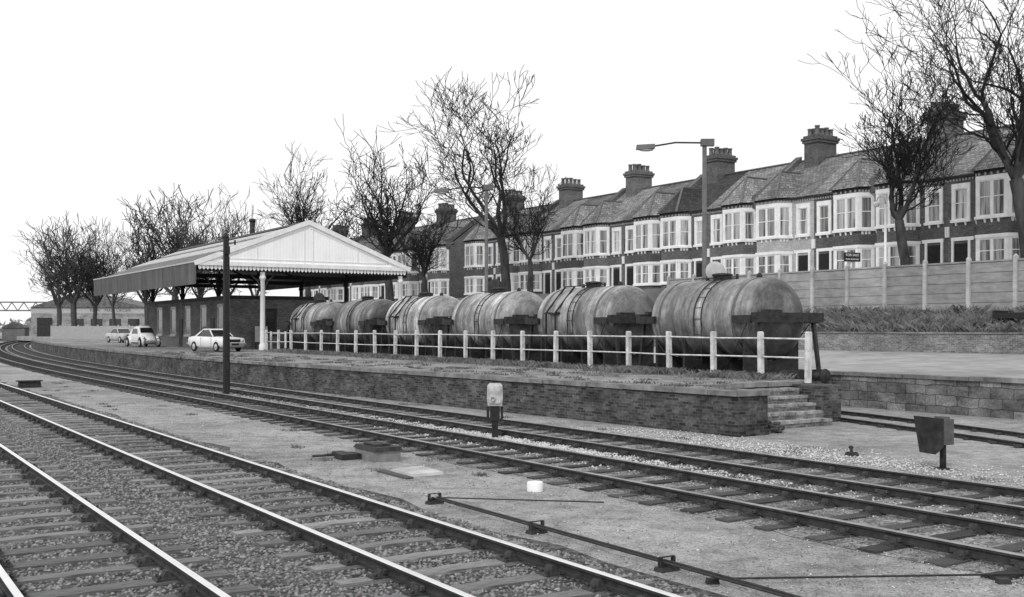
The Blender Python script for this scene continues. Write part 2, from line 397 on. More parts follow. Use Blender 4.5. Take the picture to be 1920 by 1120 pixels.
# ---------------------------------------------------------------- platform
fe=[(17.8,17.6),(24,17.2),(30,16.75),(36,16.35),(42,15.9),(48,15.55)]+[(u,15.5+off(u)) for u in range(54,156,6)]
PV=18.55
end=[(156,30),(68.6,30),(68.6,24.2),(44,23.55),(20.4,22.95),(20.4,PV),(17.8,PV)]
poly=fe+end
root=empty('station_platform',W(17.8,17.6,0),0,'long brick faced platform with railings and tank wagons behind','platform')
iv=-root.location
def L(u,v,z=0): q=W(u,v,z); return (q.x+iv.x,q.y+iv.y,z)
pm=MB(); pm.prism([L(*p)[:2] for p in poly],-.05,.93); pm.build('wall',m_brick,root)
pm=MB(); pm.prism([L(u,v+ (.12 if i<len(fe) and i>0 else 0))[:2] for i,(u,v) in enumerate(poly)],.93,1.046); pm.build('surface',m_platform,root)
rr=random.Random(2)
def coping(m,pts,w,z0,z1,Lf,slab=.95,over=.06):
    for (a,b) in zip(pts,pts[1:]):
        d=math.hypot(b[0]-a[0],b[1]-a[1]); n=max(1,round(d/slab))
        tu,tv=(b[0]-a[0])/d,(b[1]-a[1])/d; nu,nv=tv,-tu
        for k in range(n):
            s0=d*k/n+.006; s1=d*(k+1)/n-.006-(.03 if rr.random()<.2 else 0); j=rr.uniform(-.03,.02)
            q=[(a[0]+tu*s0+nu*o,a[1]+tv*s0+nv*o) for o in (over+j,-w)]+[(a[0]+tu*s1+nu*o,a[1]+tv*s1+nv*o) for o in (-w,over+j+rr.uniform(-.02,.02))]
            zz=rr.uniform(-.015,.008)
            m.hexa([Lf(p[0],p[1],z0) for p in q]+[Lf(p[0],p[1],z1+zz) for p in q])
for pts,w_,z_ in ((fe,.5,1.062),([(17.8,PV),(17.8,17.6)],.4,1.066),([(20.4,22.95),(20.4,PV)],.35,1.058),([(68,24.15),(44,23.5),(20.4,22.95)],.35,1.06)):
    cp=MB(); coping(cp,pts,w_,.935,z_,L); cp.build('coping',m_coping,root)
m_stepbrick=MBrick('step_brick',.10,.26,.22,stain=.45,sscale=2.5)
for k in range(5):
    st=MB(); z1=.9-.18*k
    ua=20.38-.33*(k+1); ub=20.38-.33*k; va=19.6; vb=22.1-.06*k
    q=[(ua,va),(ub,va),(ub,vb),(ua,vb)]
    st.hexa([L(p[0],p[1],-.03) for p in q]+[L(p[0],p[1],z1-.075) for p in q])
    va-=.02; nseg=11
    for j in range(nseg):
        v0=va+(vb+.02-va)*j/nseg; v1=va+(vb+.02-va)*(j+1)/nseg-.014; dz=rr.uniform(-.016,.006); du=rr.uniform(-.02,.04)
        q=[(ua-.02+du,v0),(ub-.003,v0),(ub-.003,v1),(ua-.02+du,v1)]
        st.hexa([L(p[0],p[1],z1-.075) for p in q]+[L(p[0],p[1],z1+dz) for p in q],1)
    st.build('step',[m_stepbrick,m_step],root)
pi_=MB()
q=[(19.35,22.16),(20.385,22.16),(20.385,22.93),(19.35,22.93)]
pi_.hexa([L(a,b,-.03) for a,b in q]+[L(a,b,.98) for a,b in q]); pi_.build('pier',m_brick,root)
for i in range(9):
    u=rr.uniform(18.0,18.9); v=rr.uniform(18.75,19.5); p=W(u,v,rr.uniform(.05,.22)); q=MB()
    a=rr.uniform(0,3); q.obox((0,0,0),(math.cos(a)*.13,math.sin(a)*.13,rr.uniform(-.03,.03)),(-math.sin(a)*.08,math.cos(a)*.08,0),(0,0,.06))
    o=q.build('loose_brick',m_brick,None,p); tag(o,'loose dark brick in the rubble heap between platform corner and steps','brick','loose bricks beside the steps')

# railings
P0=Vector((8.13,29.3,1.05)); P1=Vector((-15.9,69.0,1.05))
root=empty('platform_railing',P0,0,'long white post and rail fence in front of the tank wagons','railing')
Dr=(P1-P0); dr=Dr.normalized(); nx=Vector((dr.y,-dr.x,0))
ts=[]
for px in (1515,1427,1338,1255,1179,1107,1042,980,924,873,825,781,741,703,667,633,602,573,546,522,500):
    r_=(px-960)/2000; ts.append(max(0,min(1,(P0.x-r_*P0.y)/(r_*Dr.y-Dr.x))))
for k,t_ in enumerate(ts):
    p=Dr*t_; q=MB(); lean=random.uniform(-.03,.03)
    a=.068
    bpts=[p-dr*a-nx*a,p+nx*a-dr*a,p+nx*a+dr*a,p-nx*a+dr*a]
    tpts=[b+Vector((lean,0,1.33)) for b in bpts]
    q.hexa([b-Vector((0,0,.05)) for b in bpts]+tpts)
    c=p+Vector((lean,0,1.33)); e=.064
    q.hexa([c-dr*e-nx*e,c+nx*e-dr*e,c+nx*e+dr*e,c-nx*e+dr*e]+[c+Vector((0,0,.03))+(v*.045) for v in (-dr-nx,nx-dr,nx+dr,dr-nx)])
    q.build('post',m_whited,root)
for h in (1.17,.62):
    q=MB(); q.tube([Dr*t_+Vector((0,0,h+random.uniform(-.015,.015))) for t_ in ts],.028,6); q.build('rail',m_whited,root)
root=empty('platform_railing',P1+Vector((-.2,.5,0)),0,'short white railing returning beside the canopy column','railing')
for k in range(4):
    q=MB(); p=Vector((.75*k+.4,.9*k,0)); q.box(p.x-.06,p.y-.06,0,p.x+.06,p.y+.06,1.25); q.build('post',m_whited,root)
for h in (1.1,.55):
    q=MB(); q.tube([(.4,0,h),(2.65,2.7,h)],.03,6); q.build('rail',m_whited,root)

# ---------------------------------------------------------------- yard, retaining wall, bank, street
y=MB(); 
def sheet(m,us,vz,shift=False):
    base_=len(m.v); K=len(vz)
    for u in us:
        for (v,z) in vz: m.v.append(tuple(W(u,v,z)))
    for i in range(len(us)-1):
        for j in range(K-1):
            a=base_+i*K+j; m.f.append((a,a+1,a+K+1,a+K)); m.m.append(0); m.s.append(False)
sheet(y,[-30,0,30,60,68.5],[(27.75,0),(27.75,1.05),(34,1.1),(41,1.44)])
sheet(y,[68.5,120,156,230,300],[(29.9,.3),(29.9,1.03),(34,1.06),(41,1.3),(140,1.3)])
tag(y.build('yard',m_asph),kind='structure')
b=MB(); sheet(b,[x*6-30 for x in range(17)],[(41.1,1.4),(41.12,2.28),(42.5,2.5),(44.9,3.2),(45.3,3.25)])
sheet(b,[68,150],[(41.0,1.2),(46,5.1)])
tag(b.build('bank',m_soil),kind='structure')
s=MB(); s.prism([tuple(W(u,v))[:2] for u,v in ((-30,45.35),(155,45.35),(155,80),(-30,80))],-.2,5.1); tag(s.build('street',m_street),kind='structure')
s=MB(); s.prism([tuple(W(u,v))[:2] for u,v in ((-30,50.5),(155,50.5),(155,53),(-30,53))],5.1,5.2); tag(s.build('pavement',m_conc),kind='structure')
root=empty('retaining_wall',W(14,27.45,0),A,'stained block and brick retaining wall edging the yard behind the bay','wall')
q=MB(); q.box(0,-30,-.05,.28,2.2,1.0,1); q.box(0,2.2,-.05,.285,54.4,1.0,0); q.build('wall',[m_block,m_brick],root)
q=MB(); yy=-30
while yy<54: q.box(-.07+rr.uniform(-.03,.03),yy,1.001,.36,yy+1.1,1.12+rr.uniform(-.02,.015)); yy+=1.115
q.build('coping',m_coping,root)
root=empty('low_brick_wall',W(20,41,1.4),A,'low brick wall along the back of the yard below the weeds','wall')
q=MB(); q.box(-.12,-30,-.1,.13,50,.86); q.build('wall',MBrick('low_wall_brick',.14,.28,.3,stain=.6),root)
q=MB(); q.box(-.17,-30,.862,.18,50,.94); q.build('coping',m_coping,root)
root=empty('concrete_fence',W(16.35,45,3.0),A,'tall concrete panel fence with square posts above the weedy bank','fence')
for k in range(16):
    q=MB(); yy=k*2.35; q.tbox(-.05,yy,0,2.75,.2,.2,.18,.17); q.tbox(-.05,yy,2.75,2.86,.18,.17,.05,.05)
    q.build('post',m_conc,root)
    if k<15:
        q=MB()
        for j in range(5): q.box(-.03,yy+.1,.25+j*.46,.03+.004*j,yy+2.25,.25+j*.46+.43)
        q.box(-.0,yy+.1,.2,.02,yy+2.25,2.6)
        q.box(-.06,yy+.1,2.56,.07,yy+2.25,2.64)
        q.build('panel',m_concp,root)

# ---------------------------------------------------------------- houses
HW=4.92
def winframe(fm,o,t,n,w,h,sur=.14,proud=.07,head=.22,mull=0):
    o=Vector(o);t=Vector(t);n=Vector(n);up=Vector((0,0,1))
    def bx(a0,a1,z0,z1,d0,d1,m=0):
        c=o+t*(a0+a1)/2+up*(z0+z1)/2+n*(d0+d1)/2
        fm.obox(c,t*abs(a1-a0)/2,n*abs(d1-d0)/2,up*(z1-z0)/2,m)
    bx(-w/2-sur,-w/2,0,h,-.02,proud); bx(w/2,w/2+sur,0,h,-.02,proud)
    bx(-w/2-sur,w/2+sur,h,h+head,-.02,proud+.01)
    bx(-w/2-sur-.04,w/2+sur+.04,-.15,0,-.02,proud+.08)
    for a in (-w/2-.02,w/2-.04): bx(a,a+.06,0,h,-.01,.035)
    bx(-w/2+.04,w/2-.04,h-.06,h-.001,-.01,.034); bx(-w/2+.04,w/2-.04,.001,.07,-.01,.034); bx(-w/2+.04,w/2-.04,h*.54-.025,h*.54+.025,-.01,.04)
    if mull: bx(-.09,.09,.002,h-.002,-.015,proud-.01)
def pane(parent,o,t,n,w,h,mat):
    o=Vector(o);t=Vector(t);n=Vector(n);up=Vector((0,0,1)); q=MB(); e=n*.012
    q.face([o-t*w/2+e,o+t*w/2+e,o+t*w/2+up*h+e,o-t*w/2+up*h+e]); return q.build('pane',mat,parent)
def house(mir,light=False,dark=False):
    Y=(lambda y:HW-y) if mir else (lambda y:y)
    brick=m_hlight if light else m_hbrick; slate=m_slated if dark else m_slate
    root=empty('terraced_house',(0,0,0),A)
    yb=1.6; hb=1.42; hf=.92; pr=.85; EZ=5.86
    w=MB(); w.box(0,0.0,-.1,8,HW,EZ-.02)
    for yy in (.02,HW-.02-.2): 
        w.hexa([(0,yy,EZ-.02),(8,yy,EZ-.02),(8,yy+.2,EZ-.02),(0,yy+.2,EZ-.02),(3.98,yy,8.92),(4.02,yy,8.92),(4.02,yy+.2,8.92),(3.98,yy+.2,8.92)])
    pb=[(0,Y(yb-hb)),(-pr,Y(yb-hf)),(-pr,Y(yb+hf)),(0,Y(yb+hb))]
    w.prism(pb,-.1,EZ-.03); w.build('wall',brick,root)
    c=MB()
    def ring(e,z0,z1): c.prism([(.0,Y(yb-hb-e)),(-pr-e,Y(yb-hf-e*.6)),(-pr-e,Y(yb+hf+e*.6)),(0,Y(yb+hb+e))],z0,z1)
    ring(.1,2.24,2.42)
    c.box(-.07,Y(3.25),2.26,.01,Y(HW-.25),2.46)
    for k in (0.28,.5,.72):
        for (a,bb) in ((pb[0],pb[1]),(pb[1],pb[2]),(pb[2],pb[3])):
            x=a[0]+(bb[0]-a[0])*k; yq=a[1]+(bb[1]-a[1])*k
            c.tbox(x-.02,yq,3.06,3.26,.08,.08,.16,.12)
    for yy in (3.75,4.35): c.tbox(-.03,Y(yy),3.12,3.3,.08,.08,.16,.12)
    c.tbox(-.03,Y(HW-.06),2.5,3.1,.12,.14,.16,.14)
    c.build('string_course',m_white,root)
    c=MB(); ring2=[(.0,Y(yb-hb-.14)),(-pr-.14,Y(yb-hf-.08)),(-pr-.14,Y(yb+hf+.08)),(0,Y(yb+hb+.14))]
    c.prism(ring2,EZ-.03,EZ+.07); c.box(-.2,0.005,EZ-.025,0.02,HW-.005,EZ+.065)
    c.build('gutter',m_dark,root)
    c=MB(); yy=.05
    while yy<HW: 
        if not (yb-hb-.1< (HW-yy if mir else yy) <yb+hb+.1): c.box(-.07,yy,EZ-.2,.01,yy+.1,EZ-.06)
        yy+=.2
    for (a,bb) in ((pb[0],pb[1]),(pb[1],pb[2]),(pb[2],pb[3])):
        n_=5
        for k in range(n_):
            f=(k+.5)/n_; c.tbox(a[0]+(bb[0]-a[0])*f-.02,a[1]+(bb[1]-a[1])*f,EZ-.19,EZ-.05,.12,.1,.12,.1)
    c.build('cornice',m_grey,root)['label']='row of small dentils under the eaves'
    faces=[]
    for (a,bb,mull) in ((pb[0],pb[1],0),(pb[1],pb[2],1),(pb[2],pb[3],0)):
        a=Vector((a[0],a[1],0)); bb=Vector((bb[0],bb[1],0)); t=(bb-a); Lw=t.length; t.normalize()
        nrm=Vector((t.y,-t.x,0)); 
        if nrm.x>0: nrm=-nrm
        faces.append(((a+bb)/2,t,nrm,Lw,mull))
    for (z0,h) in ((.75,1.44),(3.42,1.95)):
        fm=MB()
        for (c0,t,nrm,Lw,mull) in faces: winframe(fm,c0+Vector((0,0,z0)),t,nrm,Lw-.34,h,.18,.06,.26 if z0>3 else .05,mull)
        f=fm.build('bay_window',m_white,root)
        for (c0,t,nrm,Lw,mull) in faces: pane(f,c0+Vector((0,0,z0)),t,nrm,Lw-.34,h,m_curtain)
    for (yc,z0,h,ww) in ((4.05,3.45,1.75,.76),):
        fm=MB(); winframe(fm,(0,Y(yc),z0),(0,1,0),(-1,0,0),ww,h,.2,.08,.3)
        f=fm.build('window',m_white,root); pane(f,(0,Y(yc),z0),(0,1,0),(-1,0,0),ww,h,m_curtain)
    dm=MB(); dm.box(-.015,Y(3.6),0,.01,Y(4.5),2.1); d=dm.build('door',m_shade_seam,root)  # flat dark panel paints the shade of the door recess
    fm=MB(); 
    for yy in (3.45,4.5): fm.box(-.09,Y(yy),0,.01,Y(yy+.14),2.26)
    fm.build('frame',m_white,d)
    rf=MB(); x0,z0,x1,z1=-.22,EZ+.07,4.0,9.0; T=.07
    rf.hexa([(x0,0.003,z0),(x1,0.003,z1),(x1,HW-.003,z1),(x0,HW-.003,z0),(x0,0.003,z0+T),(x1,0.003,z1+T),(x1,HW-.003,z1+T),(x0,HW-.003,z0+T)])
    rf.hexa([(x1+.002,0.003,z1),(8.2,0.003,z0),(8.2,HW-.003,z0),(x1+.002,HW-.003,z1),(x1+.002,0.003,z1+T),(8.2,0.003,z0+T),(8.2,HW-.003,z0+T),(x1+.002,HW-.003,z1+T)])
    r=rf.build('roof',slate,root)
    e=.3; zb=EZ+.075; za=7.95
    q=[(.25,Y(yb-hb-e),zb+.1),(-pr-e,Y(yb-hf-e*.5),zb),(-pr-e,Y(yb+hf+e*.5),zb),(.25,Y(yb+hb+e),zb+.1)]; ap=(.45,Y(yb),za); ap2=(2.6,Y(yb),za)
    rf=MB()
    rf.face([q[0],q[1],ap]); rf.face([q[1],q[2],ap]); rf.face([q[2],q[3],ap]); rf.face([q[0],ap,ap2]); rf.face([q[3],ap2,ap])
    rf.build('bay_roof',m_slated if dark else m_hip,r)
    hp=MB(); 
    for a in (q[1],q[2]): hp.bar(a,ap,.16,.09)
    hp.bar(ap,ap2,.16,.09); hp.bar((q[0][0],q[0][1],q[0][2]),ap2,.14,.05); hp.bar((q[3][0],q[3][1],q[3][2]),ap2,.14,.05); hp.box(3.9,0.01,z1+T+.002,4.1,HW-.01,z1+T+.09)
    hp.build('ridge_tile',m_lampgrey,r)
    def par(yc,wid,hh):
        p=MB(); p.hexa([(-.25,yc-wid,z0),(4,yc-wid,z1),(4,yc+wid,z1),(-.25,yc+wid,z0),(-.25,yc-wid,z0+hh),(4,yc-wid,z1+hh),(4,yc+wid,z1+hh),(-.25,yc+wid,z0+hh)])
        p.box(-.3,yc-wid-.02,z0-.35,.1,yc+wid+.02,z0+hh+.12); return p
    par(Y(.15),.14,.45).build('parapet',m_hbrick,root)
    if mir:
        yc=3.0
        st=MB(); st.box(3.1,yc-.62,8.2,4.95,yc+.62,10.1); st.box(3.0,yc-.72,10.1,5.05,yc+.72,10.28); st.box(2.93,yc-.79,10.28,5.12,yc+.79,10.46); st.box(3.05,yc-.67,10.46,5.0,yc+.67,10.62)
        ch=st.build('chimney',m_hbrick,root)
        for i in range(4):
            for j in range(2):
                hh=random.choice((.5,.58,.66)); p=MB(); p.lathe([(0,.19),(.08,.17),(hh-.1,.15),(hh-.08,.19),(hh,.19),(hh,.12),(hh-.1,.11)],(3.36+.45*i,yc-.32+.64*j,10.62),(0,0,1),10); p.build('chimney_pot',m_pot,ch)
    return root
protoA=house(False); protoB=house(True); protoBd=house(True,False,True); protoBl=house(True,True)
pr_={'A':protoA,'B':protoB,'Bd':protoBd,'Bl':protoBl}; used=set()
ords=['first','second','third','fourth','fifth','sixth','seventh','eighth','ninth','tenth','eleventh','twelfth','thirteenth','fourteenth']
def place_house(kind,u,label,group):
    pr=pr_[kind]
    if kind in used: o=copy_tree(pr)
    else: o=pr; used.add(kind)
    o.location=W(u,54,5.2); tag(o,label,'house',group)
u0=33.0; idx=0; GR='terraced houses along the street'
for pi in range(6):
    for k in (0,1):
        kind='AB'[k]; lab='%s terraced house from the right edge in the long terrace, white bay windows'%ords[idx]
        if pi==1 and k==1: kind='Bl'; lab='terraced house with pale painted brick front, fourth from the right edge'
        if pi==2 and k==1: kind='Bd'; lab='terraced house with the darkest slate roof, sixth from the right edge'
        place_house(kind,u0+(pi*2+k)*HW,lab,GR); idx+=1
for k in (0,1): place_house('AB'[k],u0-2*HW+k*HW,'terraced house %s the right edge of the photo, bay windows'%(['two places beyond','immediately beyond'][k]),GR)
for pi in range(4):
    for k in (0,1):
        place_house('AB'[k],96.0+(pi*2+k)*HW,'%s terraced house of the farther terrace seen between the bare trees above the wagons'%ords[pi*2+k],'houses of the farther terrace')
root=empty('street_lamp',W(38.6,49.4,5.1),A,'pale swan neck street lamp in front of the terraced houses','street lamp')
q=MB(); q.tube([(0,0,0),(0,0,1.2),(0,0,1.25),(0,0,4.3)],[.12,.11,.08,.06],8); q.build('column',m_white,root)
q=MB(); q.tube([(0,0,4.3),(0,.05,4.6),(0,.25,4.75),(0,.5,4.7),(0,.6,4.5)],.035,6); q.build('arm',m_grey,root)
q=MB(); q.lathe([(0,.03),(.05,.2),(.1,.22),(.3,.12),(.32,.01)],(0,.6,4.5),(0,0,-1),10); q.build('lantern',m_white,root)
def text(s,size,mat,parent,loc,rot):
    c=bpy.data.curves.new('lettering','FONT'); c.body=s; c.size=size; c.align_x='CENTER'; c.align_y='CENTER'; c.extrude=.004
    o=bpy.data.objects.new('tmp',c); col.objects.link(o); dg=bpy.context.evaluated_depsgraph_get(); me=bpy.data.meshes.new_from_object(o.evaluated_get(dg))
    bpy.data.objects.remove(o); me.materials.clear(); me.materials.append(mat)
    o=bpy.data.objects.new('lettering',me); col.objects.link(o); o.parent=parent; o.location=loc; o.rotation_euler=rot; return o
root=empty('sale_board',P(1597,56,5.2),R(15),'small black estate sign reading FOR SALE above the concrete fence','sign')
q=MB(); q.box(-.04,0,0,.04,.08,1.2); q.build('post',m_white,root)
q=MB(); q.box(-.48,-.06,.8,.48,-.01,1.28); bd=q.build('board',m_black,root)
text('FOR SALE',.18,m_white,bd,(0,-.065,1.14),(R(90),0,0)); text('PARK BEDFORD',.11,m_white,bd,(0,-.065,.92),(R(90),0,0))

# ---------------------------------------------------------------- trees
def make_tree(seed,H,Wd,maxlev=6,fork=.32,lean=(0,0),r0=None,up=.10,limbs=4,rmin=.014,side=.7,twig=None):
    rg=random.Random(seed); tr=MB(); cr=MB(); lf=MB()
    r0=r0 or H*.017
    def rv(): return Vector((rg.gauss(0,1),rg.gauss(0,1),rg.gauss(0,1)))
    def grow(p,d,Lb,r,lev):
        n=6 if lev==0 else (6 if lev<3 else 3)
        pts=[p];rad=[r]; wig={0:.07,1:.17,2:.26}.get(lev,.32)
        for i in range(n):
            d=(d+rv()*wig*.6+Vector((0,0,up if lev>0 else .05))).normalized(); p=p+d*(Lb/n); pts.append(p); rad.append(max(rmin,r*(1-(.22 if lev==0 else .42)*(i+1)/n)))
        rad[0]=max(rad[0],rmin)
        m=tr if lev<=1 else cr
        m.tube(pts,rad,9 if lev==0 else (6 if lev<3 else 3),0,cap=False)
        if lev>=maxlev:
            if rg.random()<.16:
                s_=rg.uniform(2.2,5)*rmin; a=rv().normalized()*s_; b2=rv().normalized()*s_; q=pts[-1]; lf.face([q,q+a,q+a+b2,q+b2])
            return
        re=rad[-1]
        k=limbs if lev==0 else (2 if rg.random()<.8 else 3)
        for j in range(k):
            ang=rg.uniform(.25,.8) if lev==0 else rg.uniform(.25,.7)
            x=rv(); x=(x-d*x.dot(d)).normalized()
            if lev==0:
                a=2*math.pi*(j+rg.random()*.5)/k; x=Vector((math.cos(a),math.sin(a),0))
            nd=(d*math.cos(ang)+x*math.sin(ang)).normalized()
            grow(pts[-1],nd,Lb*(rg.uniform(.75,1.05) if lev==0 else rg.uniform(.62,.85)),re*(.78 if k<3 else .66),lev+1)
        for i in range(1,n):
            if lev==0: continue
            if rg.random()<(side if lev<4 else side*.75):
                x=rv(); x=(x-d*x.dot(d)).normalized(); ang=rg.uniform(.6,1.15)
                l2=lev+1 if lev<2 else lev+rg.choice((1,2))
                if l2<=maxlev: grow(pts[i],(d*math.cos(ang)+x*math.sin(ang)).normalized(),Lb*rg.uniform(.35,.6),rad[i]*.45,l2)
    grow(Vector((0,0,0)),Vector((lean[0],lean[1],1)).normalized(),H*fork,r0,0)
    allv=np.array(cr.v); 
    lo=np.percentile(allv,1.5,axis=0); hi=np.percentile(allv,98.5,axis=0); zt=np.percentile(allv[:,2],99.5)
    sz=H/zt; sx=Wd/max(hi[0]-lo[0],.1); sy=Wd/max(hi[1]-lo[1],.1)
    def tf(m):
        if not m.v: return
        a=np.array(m.v); fz=np.clip(a[:,2]/(H*fork*.8),0,1)
        k=1+(np.array([sx,sy])[None]-1)*fz[:,None]
        a[:,0]=a[:,0]*k[:,0]; a[:,1]=a[:,1]*k[:,1]; a[:,2]*=sz
        m.v=[tuple(q) for q in a.tolist()]
    for m in (tr,cr,lf): tf(m)
    root=empty('bare_tree',(0,0,0))
    tr.build('trunk',m_bark if not twig else twig,root); c=cr.build('crown',twig or m_twig,root)
    if lf.v: lf.build('withered_leaf',m_leaf,c)['kind']='stuff'
    return root
def put(root,loc,label,rz=0,group='bare trees'):
    root.location=loc; root.rotation_euler=(0,0,rz); tag(root,label,'tree',group); return root
tA=put(make_tree(11,16.5,8.6,6,.30,(-.06,0),r0=.36,up=.13,rmin=.013,side=.6),W(29.4,48.2,5.1),'large bare tree cut off by the right edge of the photo')
tB=put(make_tree(29,12.4,5.4,6,.30,r0=.27,up=.17,limbs=4,rmin=.014,side=.7),W(36.2,48,5.1),'bare tree before the terraced houses, second from the right')
tC=put(make_tree(38,18.2,8.8,6,.36,r0=.42,up=.11,limbs=4,rmin=.023,side=.5),W(75.6,48,5.1),'tall bare tree rising highest above the middle tank wagons')
tD=put(make_tree(47,10.4,4.8,5,.35,r0=.28,up=.13,rmin=.02,side=.8),W(72,48,5.1),'small bare tree just right of the tallest middle tree')
tE=put(make_tree(53,8.6,4.8,5,.4,r0=.36,up=.13,rmin=.022,side=.95),W(90,48,5.1),'short pollarded bare tree at the right end of the canopy')
tF=put(make_tree(61,16.4,9.6,5,.28,r0=.42,up=.12,limbs=5,rmin=.025,side=.85),W(97.6,48,5.1),'wide bare tree rising behind the right slope of the canopy')
tG=put(make_tree(73,17.4,10,5,.3,r0=.38,up=.10,rmin=.027,limbs=5,side=.85),W(119.5,48,5.1),'bare tree rising directly behind the canopy gable peak')
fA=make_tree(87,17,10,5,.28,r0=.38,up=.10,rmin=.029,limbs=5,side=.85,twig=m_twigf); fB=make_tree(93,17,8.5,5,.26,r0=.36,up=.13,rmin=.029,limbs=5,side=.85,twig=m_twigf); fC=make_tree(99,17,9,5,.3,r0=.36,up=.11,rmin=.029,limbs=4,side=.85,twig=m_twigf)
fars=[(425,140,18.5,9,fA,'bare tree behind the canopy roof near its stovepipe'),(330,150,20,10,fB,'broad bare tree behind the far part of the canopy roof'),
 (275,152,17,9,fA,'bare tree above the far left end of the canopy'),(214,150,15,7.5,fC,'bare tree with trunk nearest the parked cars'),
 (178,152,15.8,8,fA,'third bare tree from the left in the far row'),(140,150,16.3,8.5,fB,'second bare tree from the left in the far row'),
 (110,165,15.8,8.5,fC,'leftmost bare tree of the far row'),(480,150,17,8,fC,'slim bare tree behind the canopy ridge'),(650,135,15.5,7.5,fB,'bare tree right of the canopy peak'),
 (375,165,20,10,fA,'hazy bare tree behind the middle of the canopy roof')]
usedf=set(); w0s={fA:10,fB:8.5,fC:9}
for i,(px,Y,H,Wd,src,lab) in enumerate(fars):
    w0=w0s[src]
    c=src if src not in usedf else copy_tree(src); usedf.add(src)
    c.location=P(px,Y,1.2); c.rotation_euler=(0,0,1.3+i*1.7); c.scale=(Wd/w0,Wd/w0,H/17); tag(c,lab,'tree','bare trees')

